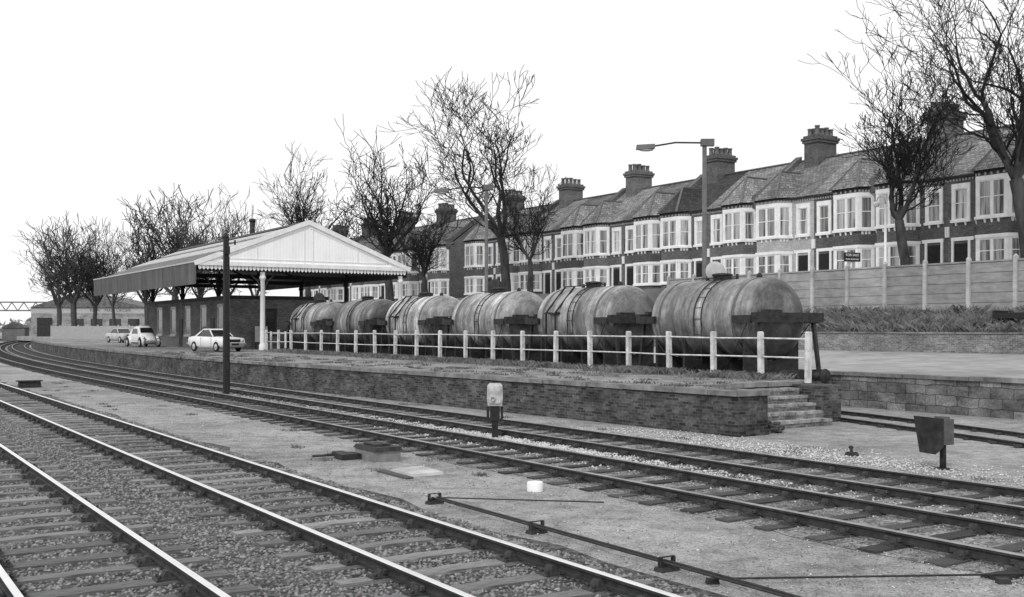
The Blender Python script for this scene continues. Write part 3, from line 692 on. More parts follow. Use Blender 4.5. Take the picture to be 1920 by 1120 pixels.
# ---------------------------------------------------------------- tank wagons
BA=R(31.2); bd_=Vector((-math.sin(BA),math.cos(BA),0))
def wagon(kmat,lid,frame):
    root=empty('tank_wagon',(0,0,0),BA)
    zc=2.70; r=1.29
    t=MB(); prof=[(-2.62,.001),(-2.61,.3),(-2.56,.65),(-2.47,.95),(-2.34,1.16),(-2.2,1.26),(-2.05,r),(-1.0,r),(-.995,r+.012),(-.93,r+.012),(-.925,r),(.95,r),(.955,r+.012),(1.02,r+.012),(1.025,r),(2.05,r),(2.2,1.26),(2.34,1.16),(2.47,.95),(2.56,.65),(2.61,.3),(2.62,.001)]
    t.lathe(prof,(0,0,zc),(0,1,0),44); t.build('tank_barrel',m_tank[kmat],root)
    for yy in (-1.75,1.75):
        b=MB(); b.lathe([(yy-.05,r+.002),(yy-.05,r+.02),(yy+.05,r+.02),(yy+.05,r+.002)],(0,0,zc),(0,1,0),40); b.build('strap',m_lampgrey,root)
    u=MB()
    for x in (-.95,.95): u.box(x-.05,-3.0,.8,x+.05,3.0,1.08)
    for yy in (-2.1,-.7,.7,2.1): u.box(-.9,yy-.06,.82,.9,yy+.06,1.05)
    for yy in (-3.12,3.0): u.box(-1.22,yy,.78,1.22,yy+.12,1.14)
    u.build('underframe',m_dark,root)
    for yy in (-2.1,-.7,.7,2.1):
        sd=MB(); pts=[]
        for k in range(9):
            a=R(-150+k*15); pts.append((math.cos(a)*(r+.01),math.sin(a)*(r+.01)))
        for (a,b2) in zip(pts,pts[1:]): sd.hexa([(a[0],yy-.06,1.05),(b2[0],yy-.06,1.05),(b2[0],yy+.06,1.05),(a[0],yy+.06,1.05),(a[0],yy-.06,max(1.06,zc+a[1])),(b2[0],yy-.06,max(1.06,zc+b2[1])),(b2[0],yy+.06,max(1.06,zc+b2[1])),(a[0],yy+.06,max(1.06,zc+a[1]))])
        sd.build('saddle',m_dark,root)
    for s_ in (-1,1):
        e=MB(); yb=s_*2.78
        e.box(-1.4,yb-.1,2.58,1.48,yb+.1,2.88)
        e.box(-1.43,yb-s_*.1,2.56,-1.33,yb-s_*.9,2.8)
        e.box(1.33,yb-s_*.1,2.56,1.43,yb-s_*.9,2.8)
        e.box(-1.0,yb+s_*.1,2.88,-.3,yb-s_*.1,2.97)
        e.build('end_beam',m_dark,root)
        for x in (-1.12,1.12):
            e=MB(); e.bar((x,yb,2.58),(x,s_*3.0,1.14),.11,.1)
            e.build('end_stay',m_dark,root)
            e=MB(); e.tube([(x*1.2,yb-s_*.3,2.6),(x*.95,s_*1.2,1.06)],.018,5); e.build('tie_rod',m_dark,root)
        for x in (-.87,.87):
            b=MB(); y0=s_*3.12; b.lathe([(0,.12),(.1,.11),(.12,.08),(.32,.08),(.33,.21),(.37,.23),(.41,.2),(.42,.01)],(x,y0,.95),(0,s_,0),14); b.build('buffer',m_dark,root)
        h=MB(); h.tube([(0,s_*3.12,.95),(0,s_*3.22,.93),(0,s_*3.25,.8),(0,s_*3.2,.7)],.03,6); h.build('coupling_hook',m_dark,root)
    for yy in (-2.1,0,2.1):
        wh=MB()
        for x in (-.75,.75):
            wh.lathe([(-.06,.05),(-.06,.4),(-.07,.46),(-.07,.53),(-.03,.53),(-.02,.49),(.06,.48),(.06,.42),(.04,.4),(.04,.05)],(x,yy,.49),(1 if x>0 else -1,0,0),22)
        wh.tube([(-.75,yy,.49),(.75,yy,.49)],.06,8); wh.build('wheel',m_dark,root)
        sp=MB()
        for x in (-1.02,1.02):
            for k in range(4): sp.box(x-.05,yy-.45+.08*k,.72-.035*k,x+.05,yy+.45-.08*k,.75-.035*k)
            sp.box(x-.08,yy-.12,.38,x+.08,yy+.12,.6)
        sp.build('spring',m_dark,root)
    l=MB()
    for yy in (-.35,.0):
        pts=[(-math.sin(R(a))*(r+.03),yy,zc+math.cos(R(a))*(r+.03)) for a in range(-20,110,10)]
        l.tube(pts,.02,5)
        l.tube([pts[-1],(-1.29,yy,1.0)],.02,5)
    for a in range(10,105,16): l.tube([(-math.sin(R(a))*(r+.03),-.35,zc+math.cos(R(a))*(r+.03)),(-math.sin(R(a))*(r+.03),0,zc+math.cos(R(a))*(r+.03))],.009,4)
    for z in (1.4,1.8,2.2): l.tube([(-1.3,-.35,z),(-1.3,0,z)],.01,4)
    l.build('ladder',m_dark,root)
    if frame:
        l=MB()
        for yy in (.6,1.25):
            l.bar((-1.45,yy,1.05),(-1.45,yy,3.0),.06,.06); l.bar((-1.45,yy,3.0),(-.55,yy,4.02),.06,.06); l.bar((-1.45,yy,3.0),(-1.15,yy,3.0),.05,.05)
        l.box(-1.52,.55,2.95,-1.15,1.3,3.0); l.bar((-.55,.6,4.02),(-.55,1.25,4.02),.05,.05); l.bar((-1.45,.6,2.0),(-1.45,1.25,2.0),.05,.05)
        l.build('access_frame',m_dark,root)
    mh=MB(); mh.lathe([(0,.3),(.16,.3),(.17,.34),(.22,.34),(.25,.25),(.27,.01)],(0,.1,zc+r-.04),(0,0,1),18); mh.tube([(.0,-.6,zc+r-.05),(0,-.6,zc+r+.16)],.05,8); mh.tube([(0,.8,zc+r-.05),(0,.8,zc+r+.14)],.07,8); mh.tube([(0,-1.6,zc+r-.05),(0,-1.6,zc+r+.1),(0,-1.6,zc+r+.16)],[.1,.09,.03],8)
    mh.tube([(-.25,-.9,zc+r+.06),(-.25,1.2,zc+r+.06)],.02,5)
    mh.build('manhole',m_dark,root)
    if lid:
        h=MB(); ax=Vector((-.35,-.9,.12)).normalized(); h.lathe([(.02,.01),(.02,.3),(0,.33),(.03,.35),(.06,.33),(.08,.2),(.09,.01)],(.05,.5,zc+r+.28),ax,20); h.build('open_lid',m_grey if lid==1 else m_dark,root)
    return root
specs=[(3,1,False,'nearest and largest tank wagon with an open pale lid on top'),(0,0,True,'second nearest tank wagon with a dark access frame on its side'),
 (2,2,False,'third tank wagon from the right with a dark open lid'),(2,0,True,'fourth tank wagon from the right, pale with a side access frame'),
 (1,0,False,'fifth tank wagon from the right, darkest of the row'),(0,2,True,'farthest tank wagon beside the canopy')]
for i,(k,lid,fr,lab) in enumerate(specs):
    w=wagon(k,lid,fr); c=Vector((8.1,33,0.1))+bd_*(2.62-.4+7.22*i); w.location=c; tag(w,lab,'tank wagon','tank wagons in the bay')

# ---------------------------------------------------------------- station canopy
root=empty('station_canopy',W(68.4,27.5,1.05),A,'large station canopy with white boarded gable and long side fascia','canopy')
xl,xr,ze,zr_=-7.6,7.5,5.65,8.6; LEN=31
q=MB()
for (a,b) in ((xl,0),(0,xr)):
    za,zb=(ze,zr_) if a<0 else (zr_,ze); off_=.002 if a==0 else 0
    q.hexa([(a+off_,.12,za-.1),(b,.12,zb-.1),(b,LEN,zb-.1),(a+off_,LEN,za-.1),(a+off_,.12,za),(b,.12,zb),(b,LEN,zb),(a+off_,LEN,za)])
q.build('roof',m_roofsheet,root)
def sl(x): return ze+(zr_-ze)*(1-abs(x)/(7.6 if x<0 else 7.5))
for (a,b) in ((-4.6,-2.9),(-1.9,-.6)):
    q=MB()
    for k in range(9):
        y0=1+k*3.3; q.hexa([(a,y0,sl(a)+.01),(b,y0,sl(b)+.01),(b,y0+3.0,sl(b)+.01),(a,y0+3.0,sl(a)+.01),(a,y0,sl(a)+.07),(b,y0,sl(b)+.07),(b,y0+3.0,sl(b)+.07),(a,y0+3.0,sl(a)+.07)])
    q.build('roof_glazing',m_grey,root)
q=MB(); q.box(-.3,.2,zr_-.02,.3,LEN,zr_+.1); q.build('ridge_cap',m_lampgrey,root)
q=MB(); q.hexa([(xl,-.02,ze),(xr,-.02,ze),(xr,.06,ze),(xl,.06,ze),(-.02,-.02,zr_),(.02,-.02,zr_),(.02,.06,zr_),(-.02,.06,zr_)])
gb=q.build('gable_board',m_boards,root)
q=MB()
q.bar((xl-.15,-.08,ze-.02),(0,-.08,zr_+.04),.16,.3); q.bar((xr+.15,-.085,ze-.02),(0,-.085,zr_+.04),.16,.3)
q.box(xl-.1,-.13,ze-.12,xr+.1,-.025,ze+.14)
q.build('bargeboard',m_white,gb)
m_mould=M('moulding_paint',.74,.84,3,.6,.1)
q=MB()
q.bar((-6,-.035,ze+.34),(-.1,-.035,zr_-.35),.03,.07); q.bar((6,-.035,ze+.34),(.1,-.035,zr_-.35),.03,.07); q.bar((-6,-.035,ze+.36),(6,-.035,ze+.36),.03,.07)
for x in (-.3,.3): q.bar((x,-.038,ze+.15),(x,-.038,zr_-.3),.03,.05)
for x in (-3.6,3.6): q.bar((x,-.038,ze+.36),(x,-.038,ze+1.35),.03,.05)
q.build('moulding',m_mould,gb)
q=MB(); n=58
for k in range(n):
    x=xl+.1+(xr-xl-.2)*k/n; w=(xr-xl-.2)/n*.86
    q.face([(x,-.03,ze-.12),(x+w,-.03,ze-.12),(x+w,-.03,ze-.3),(x+w*.5,-.03,ze-.42),(x,-.03,ze-.3)])
q.build('valance',m_white,gb)
q=MB(); q.box(xl-.06,.1,ze-1.35,xl,LEN,ze+.05); q.build('side_fascia',m_corr,root)
q=MB(); q.box(xr,.1,ze-.6,xr+.06,LEN,ze+.05); q.build('side_fascia',m_corr,root)
q=MB(); q.box(xl-.1,.08,ze+.05,xl+.05,LEN,ze+.15); q.build('gutter',m_grey,root)
for k in range(4):
    yy=.35+k*9.5
    q=MB(); q.bar((xl+.1,yy+.2,ze-.3),(xr-.1,yy+.2,ze-.3),.18,.3)
    q.bar((xl+.1,yy+.2,ze-.05),(0,yy+.2,zr_-.2),.14,.2); q.bar((xr-.1,yy+.2,ze-.05),(0,yy+.2,zr_-.2),.14,.2); q.bar((0,yy+.2,ze-.2),(0,yy+.2,zr_-.25),.12,.12)
    q.build('roof_truss',m_dark,root)
    for x in (-3.1,7.1):
        q=MB(); q.lathe([(0,.24),(.35,.24),(.4,.18),(.5,.17),(4.7,.155),(4.75,.22),(4.9,.22),(4.95,.17),(5.2,.17)],(x,yy,0),(0,0,1),14); q.build('column',m_white if k==0 else m_dark,root)
        if x<0:
            q=MB()
            for s_ in (-1,1): q.tube([(x+s_*.1,yy,3.9),(x+s_*.35,yy,4.6),(x+s_*.9,yy,5.1),(x+s_*1.5,yy,5.25)],.06,6)
            q.build('bracket',m_dark,root)
q=MB(); q.tube([(.9,14,sl(.9)-.1),(.9,14,9.9)],.2,10); q.lathe([(0,.2),(.02,.27),(.2,.27),(.3,.02)],(.9,14,9.9),(0,0,1),10); q.build('stovepipe',m_dark,root)
root=empty('station_building',W(72.9,27.5,1.05),A,'dark brick station building standing beneath the canopy','building')
m_sb=MBrick('station_brick',.10,.2,.2,stain=.55)
q=MB(); q.box(-3.9,0,-.02,3.2,22.5,3.5); q.build('wall',m_sb,root)
q=MB(); q.box(-4.0,-.1,3.5,3.3,22.6,3.75); q.build('parapet',m_dark,root)
for k in range(5):
    fm=MB(); o=(-3.9,2.2+4.1*k,.95); winframe(fm,o,(0,1,0),(-1,0,0),1.3,2.1,.1,.05,.15); f=fm.build('window',m_grey,root); pane(f,o,(0,1,0),(-1,0,0),1.3,2.1,m_glass)
for k in (0,1):
    dm=MB(); y0=3.7+8.2*k; dm.box(-3.95,y0,0,-3.88,y0+.95,2.2); dm.build('door',m_black,root)
q=MB(); q.box(-3.93,.2,0,-3.89,22.3,.9); q.build('plinth',m_lampgrey,root)
fm=MB(); o=(-1.2,0,1.1); winframe(fm,o,(1,0,0),(0,-1,0),1.0,1.6,.1,.05,.15); f=fm.build('window',m_dark,root); pane(f,o,(1,0,0),(0,-1,0),1.0,1.6,m_glass)
for i,(x,yy,w_,h_,lab) in enumerate([(-1.9,-.5,.9,1.1,'pale notice board leaning against the end of the station building'),(.4,-.6,1.1,.8,'')]):
    p=W(72.9+yy,27.5+x,1.05); 
    if i==0:
        root=empty('notice_board',p,A,lab,'board'); q=MB(); q.box(-w_/2,0,.5,w_/2,.05,.5+h_); q.build('panel',m_grey,root); q=MB(); q.box(-.4,.05,0,-.34,.1,1.5); q.box(.34,.05,0,.4,.1,1.5); q.box(-.4,.05,1.2,.4,.1,1.25); q.build('frame',m_dark,root)
    else:
        for k in range(2):
            root=empty('crate',p+Vector((.1*k,0,.42*k)),A+.1*k,['lower dark crate by the station building end wall','upper dark crate by the station building end wall'][k],'crate')
            for j in range(3):
                q=MB(); q.box(-.5,-.3,.03+.13*j,.5,.3,.13+.13*j); q.build('slat',m_timber,root)

# ---------------------------------------------------------------- dark post and lamp standards
root=empty('timber_post',P(424,40.3),A,'tall dark timber post between the two rusty sidings','post')
q=MB(); q.tbox(0,0,-.1,5.95,.2,.2,.17,.17); q.tbox(0,0,5.95,6.08,.2,.2,.06,.06); q.build('shaft',m_timber,root)
q=MB(); q.tube([(.05,-.05,5.72),(.32,-.12,5.74)],.02,6); q.tube([(.3,-.12,5.66),(.3,-.12,5.84)],.035,6); q.tube([(-.02,0,5.4),(-.24,.1,5.42)],.018,5); q.box(-.11,-.13,5.3,.11,-.09,5.6); q.build('bracket',m_black,root)
q=MB(); q.tube([(.1,-.1,.2),(.09,-.1,5.2)],.018,5); q.build('conduit',m_dark,root)
def lampstd(px,Y,label,arm):
    root=empty('lamp_standard',P(px,Y,1.1),0,label,'lamp post','tall lamp standards in the yard')
    H=8.55; q=MB(); q.tube([(0,0,0),(0,0,1.4),(0,0,1.45),(0,0,H)],[.13,.13,.1,.085],10); q.build('column',m_lampgrey,root)
    q=MB(); q.tube([(0,0,H-.02),(-arm*.5,.1,H+.01),(-arm+.3,.25,H-.1)],.035,6); q.build('arm',m_dark,root)
    q=MB(); q.box(-.14,-.13,H-.14,.36,.13,H+.12); q.build('control_box',m_lampgrey,root)
    q=MB(); q.hexa([(-arm-.4,.13,H-.24),(-arm+.32,.13,H-.2),(-arm+.32,.37,H-.2),(-arm-.4,.37,H-.24),(-arm-.38,.17,H-.06),(-arm+.32,.17,H-.02),(-arm+.32,.33,H-.02),(-arm-.38,.33,H-.06)]); ln=q.build('lantern',m_lampgrey,root)
    q=MB(); q.ell((-arm-.02,.25,H-.24),.3,.1,.07); q.build('diffuser',m_grey,ln)
lampstd(1321,41,'tall lamp standard with long arm rising behind the nearest tank wagon',2.2)
lampstd(912,54,'tall lamp standard with long arm left of the tallest middle tree',2.25)

# ---------------------------------------------------------------- cars
def ring_(x,zb,zt,w,wt):
    return [(x,-w*.88,zb),(x,-w,zb+.14),(x,-w,zb+(zt-zb)*.62),(x,-wt,zt-.03),(x,-wt*.6,zt),(x,wt*.6,zt),(x,wt,zt-.03),(x,w,zb+(zt-zb)*.62),(x,w,zb+.14),(x,w*.88,zb)]
def wheels(root,xs,yw,r):
    for x in xs:
        for s_ in (-1,1):
            a=MB(); a.lathe([(.0,r+.06),(.012,r+.05),(.012,.01)],(x,s_*(yw+.0),r+.02),(0,s_,0),18); a.build('wheel_arch_shade',m_shade_seam,root)  # dark disc paints the shade inside the arch
            q=MB(); q.lathe([(-.08,.05),(-.08,r-.04),(-.05,r),(.03,r),(.06,r-.04),(.06,r*.62)],(x,s_*yw,r),(0,s_,0),18); w=q.build('wheel',m_tyre,root)
            q=MB(); q.lathe([(.05,r*.64),(.04,r*.5),(.07,r*.25),(.08,.01)],(x,s_*yw,r),(0,s_,0),14); q.build('hubcap',m_chrome,w)
def saloon(body,loc,rz,label):
    root=empty('parked_car',loc,rz,label,'car','cars parked on the platform')
    q=MB(); st=[(-2.12,.42,.82,.70,.64),(-2.05,.3,.87,.77,.72),(-1.55,.24,.92,.80,.74),(-.6,.2,.91,.81,.75),(.8,.2,.89,.81,.75),(1.5,.22,.85,.80,.74),(2.02,.28,.82,.78,.72),(2.1,.4,.78,.76,.7)]
    q.loft([ring_(*s_) for s_ in st]); q.build('body',body,root)
    q=MB(); q.hexa([(-1.75,-.66,.88),(.82,-.71,.88),(.82,.71,.88),(-1.75,.66,.88),(-.55,-.54,1.3),(.18,-.56,1.3),(.18,.56,1.3),(-.55,.54,1.3)]); q.build('windows',m_glass,root)
    q=MB(); q.loft([[( -.7,-.56,1.27),(-.7,.56,1.27),(-.6,.5,1.345),(-.6,-.5,1.345)],[( .26,-.57,1.27),(.26,.57,1.27),(.1,.5,1.35),(.1,-.5,1.35)]],0,False)
    for s_ in (-1,1):
        q.bar((.82,.72*s_,.88),(.2,.57*s_,1.3),.06,.05)
        q.hexa([(-1.8,.60*s_,.88),(-1.15,.72*s_,.88),(-1.15,.70*s_,.87),(-1.8,.56*s_,.87),(-.66,.50*s_,1.3),(-.48,.58*s_,1.3),(-.48,.54*s_,1.3),(-.66,.46*s_,1.3)])
    q.build('roof',body,root)
    wheels(root,(-1.28,1.3),.78,.3)
    for s_ in (-1,1):
        q=MB(); q.lathe([(0,.11),(.03,.1),(.04,.01)],(2.09,s_*.57,.64),(1,0,0),12); q.build('headlight',m_chrome,root)
        q=MB(); q.box(-2.15,s_*.45,.6,-2.1,s_*.66,.7); q.build('tail_light',m_dark,root)
    q=MB(); q.box(2.085,-.42,.56,2.12,.42,.72); q.build('grille',m_black,root)
    for x in (2.16,-2.16):
        q=MB(); q.box(x-.04,-.78,.42,x+.04,.78,.51); q.build('bumper',m_chrome,root)
    q=MB(); q.box(2.205,-.25,.38,2.212,.25,.49); q.build('number_plate',m_black,root)
    for s_ in (-1,1):
        q=MB(); q.bar((.75,s_*.815,.3),(.75,s_*.815,.86),.012,.012); q.bar((-.45,s_*.815,.3),(-.45,s_*.815,.86),.012,.012); q.build('door_seam',m_shade_seam,root)
    return root
m_carw=M('pale_car_paint',.66,.78,2,.3,0,spec=.5); m_carg=M('grey_car_paint',.4,.48,2,.3,0,spec=.5)
saloon(m_carw,P(405,67.5,1.05),R(-43),'white saloon car parked on the platform nearest the dark post').scale=(1.0,1,1.06)
saloon(m_carg,P(228,108,1.05),R(-45),'grey saloon car parked farthest along the platform').scale=(1,1,1.1)
def beetle(loc,rz):
    root=empty('parked_car',loc,rz,'rounded pale beetle shaped car parked between the other two','car','cars parked on the platform')
    q=MB(); st=[(-2.0,.32,.5,.35),(-1.85,.26,.72,.45),(-1.5,.22,.98,.55),(-1.1,.2,1.2,.62),(-.6,.2,1.42,.66),(-.1,.2,1.49,.68),(.35,.2,1.46,.68),(.62,.2,1.3,.66),(.85,.2,.99,.62),(1.3,.24,.88,.5),(1.7,.3,.72,.38),(1.95,.36,.52,.28)]
    rings=[]
    for x,zb,zt,w in st:
        hi=max(0,zt-.9); 
        rings.append([(x,-w*.9,zb),(x,-w,zb+.1),(x,-w,min(zt*.8,.85)),(x,-w*(1-.3*hi),zt-.1),(x,-w*.45,zt-.01),(x,0,zt),(x,w*.45,zt-.01),(x,w*(1-.3*hi),zt-.1),(x,w,min(zt*.8,.85)),(x,w,zb+.1),(x,w*.9,zb)])
    q.loft(rings); q.build('body',m_carw,root)
    for x in (-1.3,1.3):
        for s_ in (-1,1):
            f=MB(); f.ell((x,s_*.6,.42),.52,.2,.36); f.build('fender',m_carw,root)
    wheels(root,(-1.3,1.3),.76,.31)
    for s_ in (-1,1):
        q=MB(); q.ell((1.68,s_*.58,.62),.1,.11,.11); q.build('headlight',m_chrome,root)
        g_=MB(); yy=s_*.672; g_.face([(-.62,yy,.92),(.62,yy,.92),(.4,s_*.60,1.27),(-.5,s_*.60,1.29)]); g_.build('side_window',m_glass,root)
        g_=MB(); g_.box(-.5,s_*.665,.26,1.0,s_*.76,.32); g_.build('running_board',m_dark,root)
    g_=MB(); g_.face([(.875,-.52,1.0),(.875,.52,1.0),(.60,.47,1.34),(.60,-.47,1.34)]); g_.build('windscreen',m_glass,root)
    for x in (2.02,-2.05):
        q=MB(); q.box(x-.04,-.72,.36,x+.04,.72,.44); q.build('bumper',m_chrome,root)
    root.scale=(1,1,1.12)
beetle(P(268,84,1.05),R(-50))
root=empty('flatbed_trailer',P(1950,45,2.42),A,'dark flatbed trailer tail cut off by the right edge above the low wall','trailer')
q=MB(); q.box(-.9,-1.6,.5,.9,1.6,.6); q.box(-.9,1.52,.6,.9,1.6,.85); q.box(-.9,-1.6,.6,-.86,1.52,.75); q.build('bed',m_timber,root)
for x in (-.8,.8):
    q=MB(); q.lathe([(-.09,.05),(-.09,.25),(-.06,.29),(.06,.29),(.09,.25),(.09,.05)],(x,0.4,.3),(1,0,0),16); q.build('wheel',m_tyre,root)
q=MB(); q.bar((0,-1.6,.45),(0,-2.6,.4),.1,.1); q.box(-.7,-1.5,.4,.7,1.5,.499); q.build('drawbar',m_dark,root)

# ---------------------------------------------------------------- lineside equipment
m_sh=M('signal_housing',.4,.66,6,.6,.2,30,big=(4,.6))
p=P(928,24.3); root=empty('ground_signal',p,0,'small pale signal box on a short black post between the sidings','signal')
q=MB(); q.box(-.07,-.07,-.05,.07,.07,.42); q.box(-.17,-.1,.4,.17,.1,.44); q.box(-.19,-.06,.44,-.13,.06,.72); q.box(.13,-.06,.44,.19,.06,.72); q.box(-.11,-.09,.44,.11,.09,.74); q.build('post',m_black,root)
q=MB(); q.tbox(0,0,.74,.92,.32,.26,.36,.3); q.tbox(0,0,.92,1.2,.36,.3,.34,.28); q.tbox(0,0,1.2,1.25,.34,.28,.24,.18); q.build('housing',m_sh,root)
q=MB(); q.box(-.13,-.165,.8,.13,-.15,1.14); q.build('door',m_sh,root)
q=MB(); q.lathe([(0,.06),(.05,.06),(.05,.04),(.01,.035)],(-.05,-.15,.9),(0,-1,0),12); q.build('lens_hood',m_grey,root)
p=P(1768,18.9); root=empty('ground_signal',p,R(20),'dark hooded box signal on a thin post right of the brick steps','signal')
q=MB(); q.tube([(0,0,-.05),(0,0,.5)],.055,8); q.box(-.1,-.1,-.02,.1,.1,.03); q.build('post',m_dark,root)
q=MB(); q.hexa([(-.34,-.2,.3),(-.16,-.2,.42),(-.16,.2,.42),(-.34,.2,.3),(-.44,-.24,.95),(-.16,-.2,.92),(-.16,.2,.92),(-.44,.24,.95)]); q.build('hood',m_dark,root)
q=MB(); q.box(-.155,-.16,.45,.1,.16,.9); q.box(-.1,-.1,.9,.06,.1,.94); q.build('housing',M('signal_rust',.06,.14,5,.8),root)
root=empty('point_machine',W(18.6,8.7,0),A,'low dark point machine box with stepped lid beside the second track','point machine')
q=MB(); q.box(-.1,-.5,-.03,.42,.42,.2); q.build('base',M('machine_base',.14,.28,4),root)
q=MB(); q.tbox(.16,-.04,.2,.27,.58,1.0,.5,.9); q.box(-.02,-.3,.27,.3,.2,.31); q.build('lid',m_dark,root)
q=MB(); q.box(-.5,.1,-.02,-.12,.5,.11); q.box(-.35,.5,-.02,-.15,.95,.09); q.tube([(-.3,.6,.06),(-.9,.6,.06)],.025,6); q.build('linkage',m_dark,root)
root=empty('concrete_cover',W(16.4,8.55,0),A,'flat pale concrete cover slab lying in the gravel','slab')
q=MB(); q.hexa([(-.3,-.42,-.02),(.33,-.42,-.02),(.33,.4,-.02),(-.3,.4,-.02),(-.28,-.4,.045),(.31,-.4,.05),(.31,.38,.07),(-.28,.38,.05)]); q.build('slab',m_conc,root)
q=MB(); q.hexa([(-.5,-.6,-.01),(-.35,-.6,-.01),(-.35,.5,-.01),(-.5,.5,-.01),(-.5,-.6,.03),(-.35,-.6,.03),(-.35,.5,.035),(-.5,.5,.03)]); q.build('edge_board',m_sleepd,root)
root=empty('white_marker',P(1003,16.4),0,'short white cylindrical stump standing in the gravel','marker')
q=MB(); q.lathe([(-.02,.12),(.13,.125),(.145,.11),(.145,.07),(.1,.06),(.1,.001)],(0,0,0),(0,0,1),16); q.build('stump',m_white,root)
root=empty('junction_box',W(49,7.2,0),A,'small dark lineside box at the far left beside the second track','box')
q=MB(); q.tbox(0,0,-.02,.26,.9,.5,.8,.45); q.box(-.5,-.3,.26,.5,.3,.3); q.build('casing',m_dark,root)
root=empty('point_lever',P(1597,20.9),A,'small dark lever block near the right rusty siding','lever')
q=MB(); q.tbox(0,0,-.02,.08,.25,.2,.18,.14); q.tube([(0,0,.06),(.05,.06,.16)],.03,6); q.ell((.05,.06,.16),.05,.05,.04); q.build('lever',m_dark,root)
root=empty('point_rodding',W(13.4,7.25,0),A,'dark point rodding on roller stands running along the second track','rodding')
for x in (0,.08):
    q=MB(); q.tube([(x,0,.09),(x,-8.5,.09)],.014,6); q.build('rod',m_rail,root)
q=MB(); q.tube([(.05,-.1,.1),(1.85,-1.6,.08)],.010,6); q.build('cross_rod',m_rail,root)
for yy in (0,-2.6,-5.0,-7.4):
    s_=MB(); s_.tbox(.04,yy,-.02,.04,.26,.15,.22,.12); s_.box(-.06,yy-.025,.04,-.035,yy+.025,.14); s_.box(.115,yy-.025,.04,.14,yy+.025,.14); s_.tube([(-.06,yy,.065),(.14,yy,.065)],.018,8); s_.box(-.06,yy-.015,.14,.14,yy+.015,.15); s_.build('roller_stand',m_dark,root)
root=empty('detector_rod',P(1330,10.35,0),0,'long thin rod lying across the gravel at the bottom right','rod')
q=MB(); q.tube([(0,0,.07),(3.4,.3,.05)],.011,6); q.build('rod',m_rail,root)
for x in (0.05,2.9):
    q=MB(); q.tbox(x,.1,-.02,.05,.14,.1,.11,.08); q.build('bracket',m_dark,root)

# ---------------------------------------------------------------- far left
root=empty('warehouse',P(168,190,1.0),R(6),'low industrial building with long sign band at the far left','building')
q=MB(); q.box(-10,0,-.1,10,30,5.2); q.box(-10.05,-.02,4.2,10.05,.0,5.15,1); q.build('wall',[m_tarmat,m_grey],root)
q=MB(); q.hexa([(-10.3,-.3,5.2),(10.3,-.3,5.2),(10.3,30,5.2),(-10.3,30,5.2),(-2.1,-.3,7.9),(-1.9,-.3,7.9),(-1.9,30,7.9),(-2.1,30,7.9)]); q.build('roof',m_slate,root)
q=MB(); q.box(-9,-.05,0,-6.4,0,3.4); q.build('door',m_dark,root)
for k in range(4):
    q=MB(); q.box(-3+3.2*k,-.05,1.4,-1+3.2*k,-.01,3.2); q.build('window',m_glass,root)
text('NEW   MAIL ORDER',.8,m_lampgrey,root,(3.6,-.04,4.68),(R(90),0,0))
root=empty('lattice_footbridge',P(20,230,1.0),R(4),'distant lattice girder bridge crossing at the far left','bridge')
q=MB()
for z in (5.2,7.0): q.box(-16,-.15,z,9,.15,z+.28)
for k in range(10):
    x=-16+k*2.5; q.bar((x,0,5.3),(x+1.25,0,7.1),.16,.16); q.bar((x+1.25,0,7.1),(x+2.5,0,5.3),.16,.16)
q.build('girder',m_lampgrey,root)
for x in (-6,7):
    q=MB(); q.box(x-.5,-.5,-1,x+.5,.5,5.2); q.build('pier',m_lampgrey,root)
for i,(px,Y,w,h,lab) in enumerate([(25,200,4,2.6,'small dark shed left of the industrial building'),(48,210,3,2.2,'smaller pale shed beside the far curve of the track')]):
    root=empty('lineside_shed',P(px,Y,0),R(10),lab,'shed')
    q=MB(); q.box(-w/2,0,0,w/2,3,h); q.build('wall',m_tarmat if i else m_hbrick,root)
    q=MB(); q.hexa([(-w/2-.2,-.2,h),(w/2+.2,-.2,h),(w/2+.2,3.2,h),(-w/2-.2,3.2,h),(-.05,-.2,h+1.1),(.05,-.2,h+1.1),(.05,3.2,h+1.1),(-.05,3.2,h+1.1)]); q.build('roof',m_slate,root)
a=P(95,150,1.05); b=P(292,128,1.05); d=b-a
root=empty('paling_fence',a,math.atan2(d.y,d.x),'paling fence beyond the parked cars at the back of the platform','fence')
q=MB(); Lf=d.length; x=0
while x<Lf: q.box(x,-.02,0,x+.13,.02,1.75+random.uniform(-.03,.03)); x+=.21
tag(q.build('paling',m_grey,root),kind='stuff')
for k in range(int(Lf/3)+1):
    q=MB(); q.box(k*3-.08,.02,0,k*3+.08,.18,1.9); q.build('post',m_conc,root)
hz=MB(); rg=random.Random(4)
for k in range(1500):
    px=rg.uniform(-200,640); Y=rg.uniform(300,340); c=P(px,Y,rg.uniform(0,4.5)); s_=rg.uniform(.8,1.8)
    p1=[c+Vector((rg.uniform(-s_,s_),rg.uniform(-s_,s_),rg.uniform(-s_,s_))) for _ in range(3)]; hz.face(p1)
tag(hz.build('far_hedge',M('hazed_far_twigs',.2,.32,.3,.95,0)),'hazy far off hedge line along the horizon','hedge',kind='stuff')  # pale twig colour has the distance haze painted in

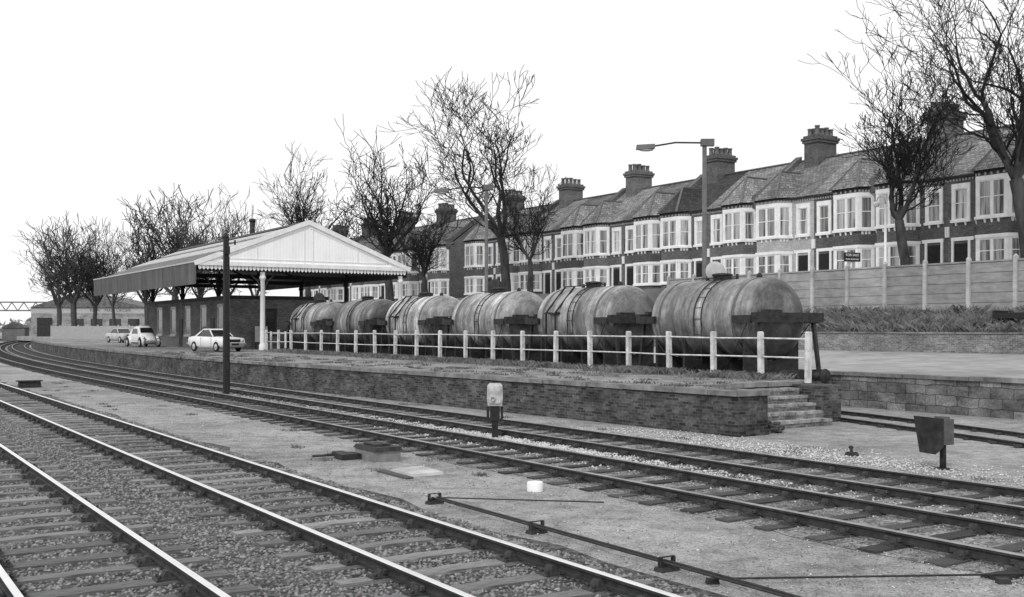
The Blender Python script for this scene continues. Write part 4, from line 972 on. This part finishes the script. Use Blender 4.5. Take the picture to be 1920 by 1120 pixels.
# ---------------------------------------------------------------- weeds and grass
def blades(name,n,fn,mat,label,wk=1):
    m=MB()
    for _ in range(n):
        p,h=fn(); a=random.uniform(0,6.28); w=random.uniform(.008,.018)*wk; lx,ly=random.gauss(0,.5)*h,random.gauss(0,.5)*h
        dx,dy=math.cos(a)*w,math.sin(a)*w
        m.face([(p.x-dx,p.y-dy,p.z),(p.x+dx,p.y+dy,p.z),(p.x+lx*.4+dx*.6,p.y+ly*.4+dy*.6,p.z+h*.6),(p.x+lx,p.y+ly,p.z+h*.85)])
    return tag(m.build(name,mat),label,'grass',kind='stuff')
cl=[(random.uniform(5,66),random.uniform(41.3,44.8),random.uniform(.4,1.15)) for _ in range(320)]
def g1():
    c=random.choice(cl); u=random.gauss(c[0],.6); v=min(44.85,max(41.25,random.gauss(c[1],.4))); z=2.28+(v-41.1)*.24
    return W(u,v,z-.03),random.uniform(.15,.65)*c[2]
blades('bank_weeds',46000,g1,m_grass,'rough dark weeds covering the bank below the concrete fence',1.2)
cl2=[(random.uniform(20.8,64)) for _ in range(120)]
def g2():
    u=random.gauss(random.choice(cl2),.25); f=(u-20.3)/46; v=22.75+f*1.4-abs(random.gauss(0,.6))
    return W(u,v,1.04),random.uniform(.05,.28)
blades('platform_grass',18000,g2,m_grass,'tufts of grass along the foot of the white railings')
cl4=[(random.uniform(18.5,66),random.random()**1.5) for _ in range(150)]
def g4():
    u,k=random.choice(cl4); uu=random.gauss(u,.16); f=max(0,min(1,(uu-17.8)/30)); e=17.6-2.05*f+.35
    v=e+k*4.2+random.gauss(0,.12)
    if uu<20.5: v=min(v,18.4)
    return W(max(uu,17.95),v,1.045),random.uniform(.02,.1)
blades('platform_weeds',7000,g4,m_grass,'low weeds and moss patches on the worn platform surface',1.6)
cl3=[(random.uniform(8,55),random.choice((random.uniform(7.2,9.6),random.uniform(15.6,17.2),12.55+random.gauss(0,.4)))) for _ in range(60)]
def g3():
    c=random.choice(cl3); return W(random.gauss(c[0],.1),random.gauss(c[1],.08),0),random.uniform(.02,.08)
blades('lineside_weeds',2500,g3,m_grass,'small weeds dotted over the gravel between the tracks')

# ---------------------------------------------------------------- light, sky, camera
w=bpy.data.worlds.new('World'); scene.world=w; w.use_nodes=True; nt=w.node_tree
bg=nt.nodes['Background']; sky=nt.nodes.new('ShaderNodeTexSky'); sky.sky_type='NISHITA'; sky.sun_disc=False
sky.sun_elevation=R(38); sky.sun_rotation=R(203)
bw=nt.nodes.new('ShaderNodeRGBToBW'); nt.links.new(sky.outputs[0],bw.inputs[0])
mx=nt.nodes.new('ShaderNodeMix'); mx.data_type='RGBA'; mx.inputs[0].default_value=.88; mx.inputs[7].default_value=(11.2,11.2,11.2,1)
nt.links.new(bw.outputs[0],mx.inputs[6]); nt.links.new(mx.outputs[2],bg.inputs['Color']); bg.inputs['Strength'].default_value=.1
sl_=bpy.data.lights.new('sun','SUN'); sl_.energy=1.5; sl_.angle=R(10); sl_.color=(1,.995,.99)
so=bpy.data.objects.new('sun',sl_); col.objects.link(so)
sd=Vector((-.31,-.72,.62)); so.rotation_euler=sd.to_track_quat('Z','Y').to_euler()
cam=bpy.data.cameras.new('camera'); co=bpy.data.objects.new('camera',cam); col.objects.link(co); scene.camera=co
co.location=(0,0,2.5); co.rotation_euler=(R(90),0,0); cam.lens=37.5; cam.sensor_width=36; cam.shift_y=56/1920; cam.clip_end=5000
scene.view_settings.view_transform='Standard'; scene.view_settings.look='None'; scene.view_settings.exposure=0
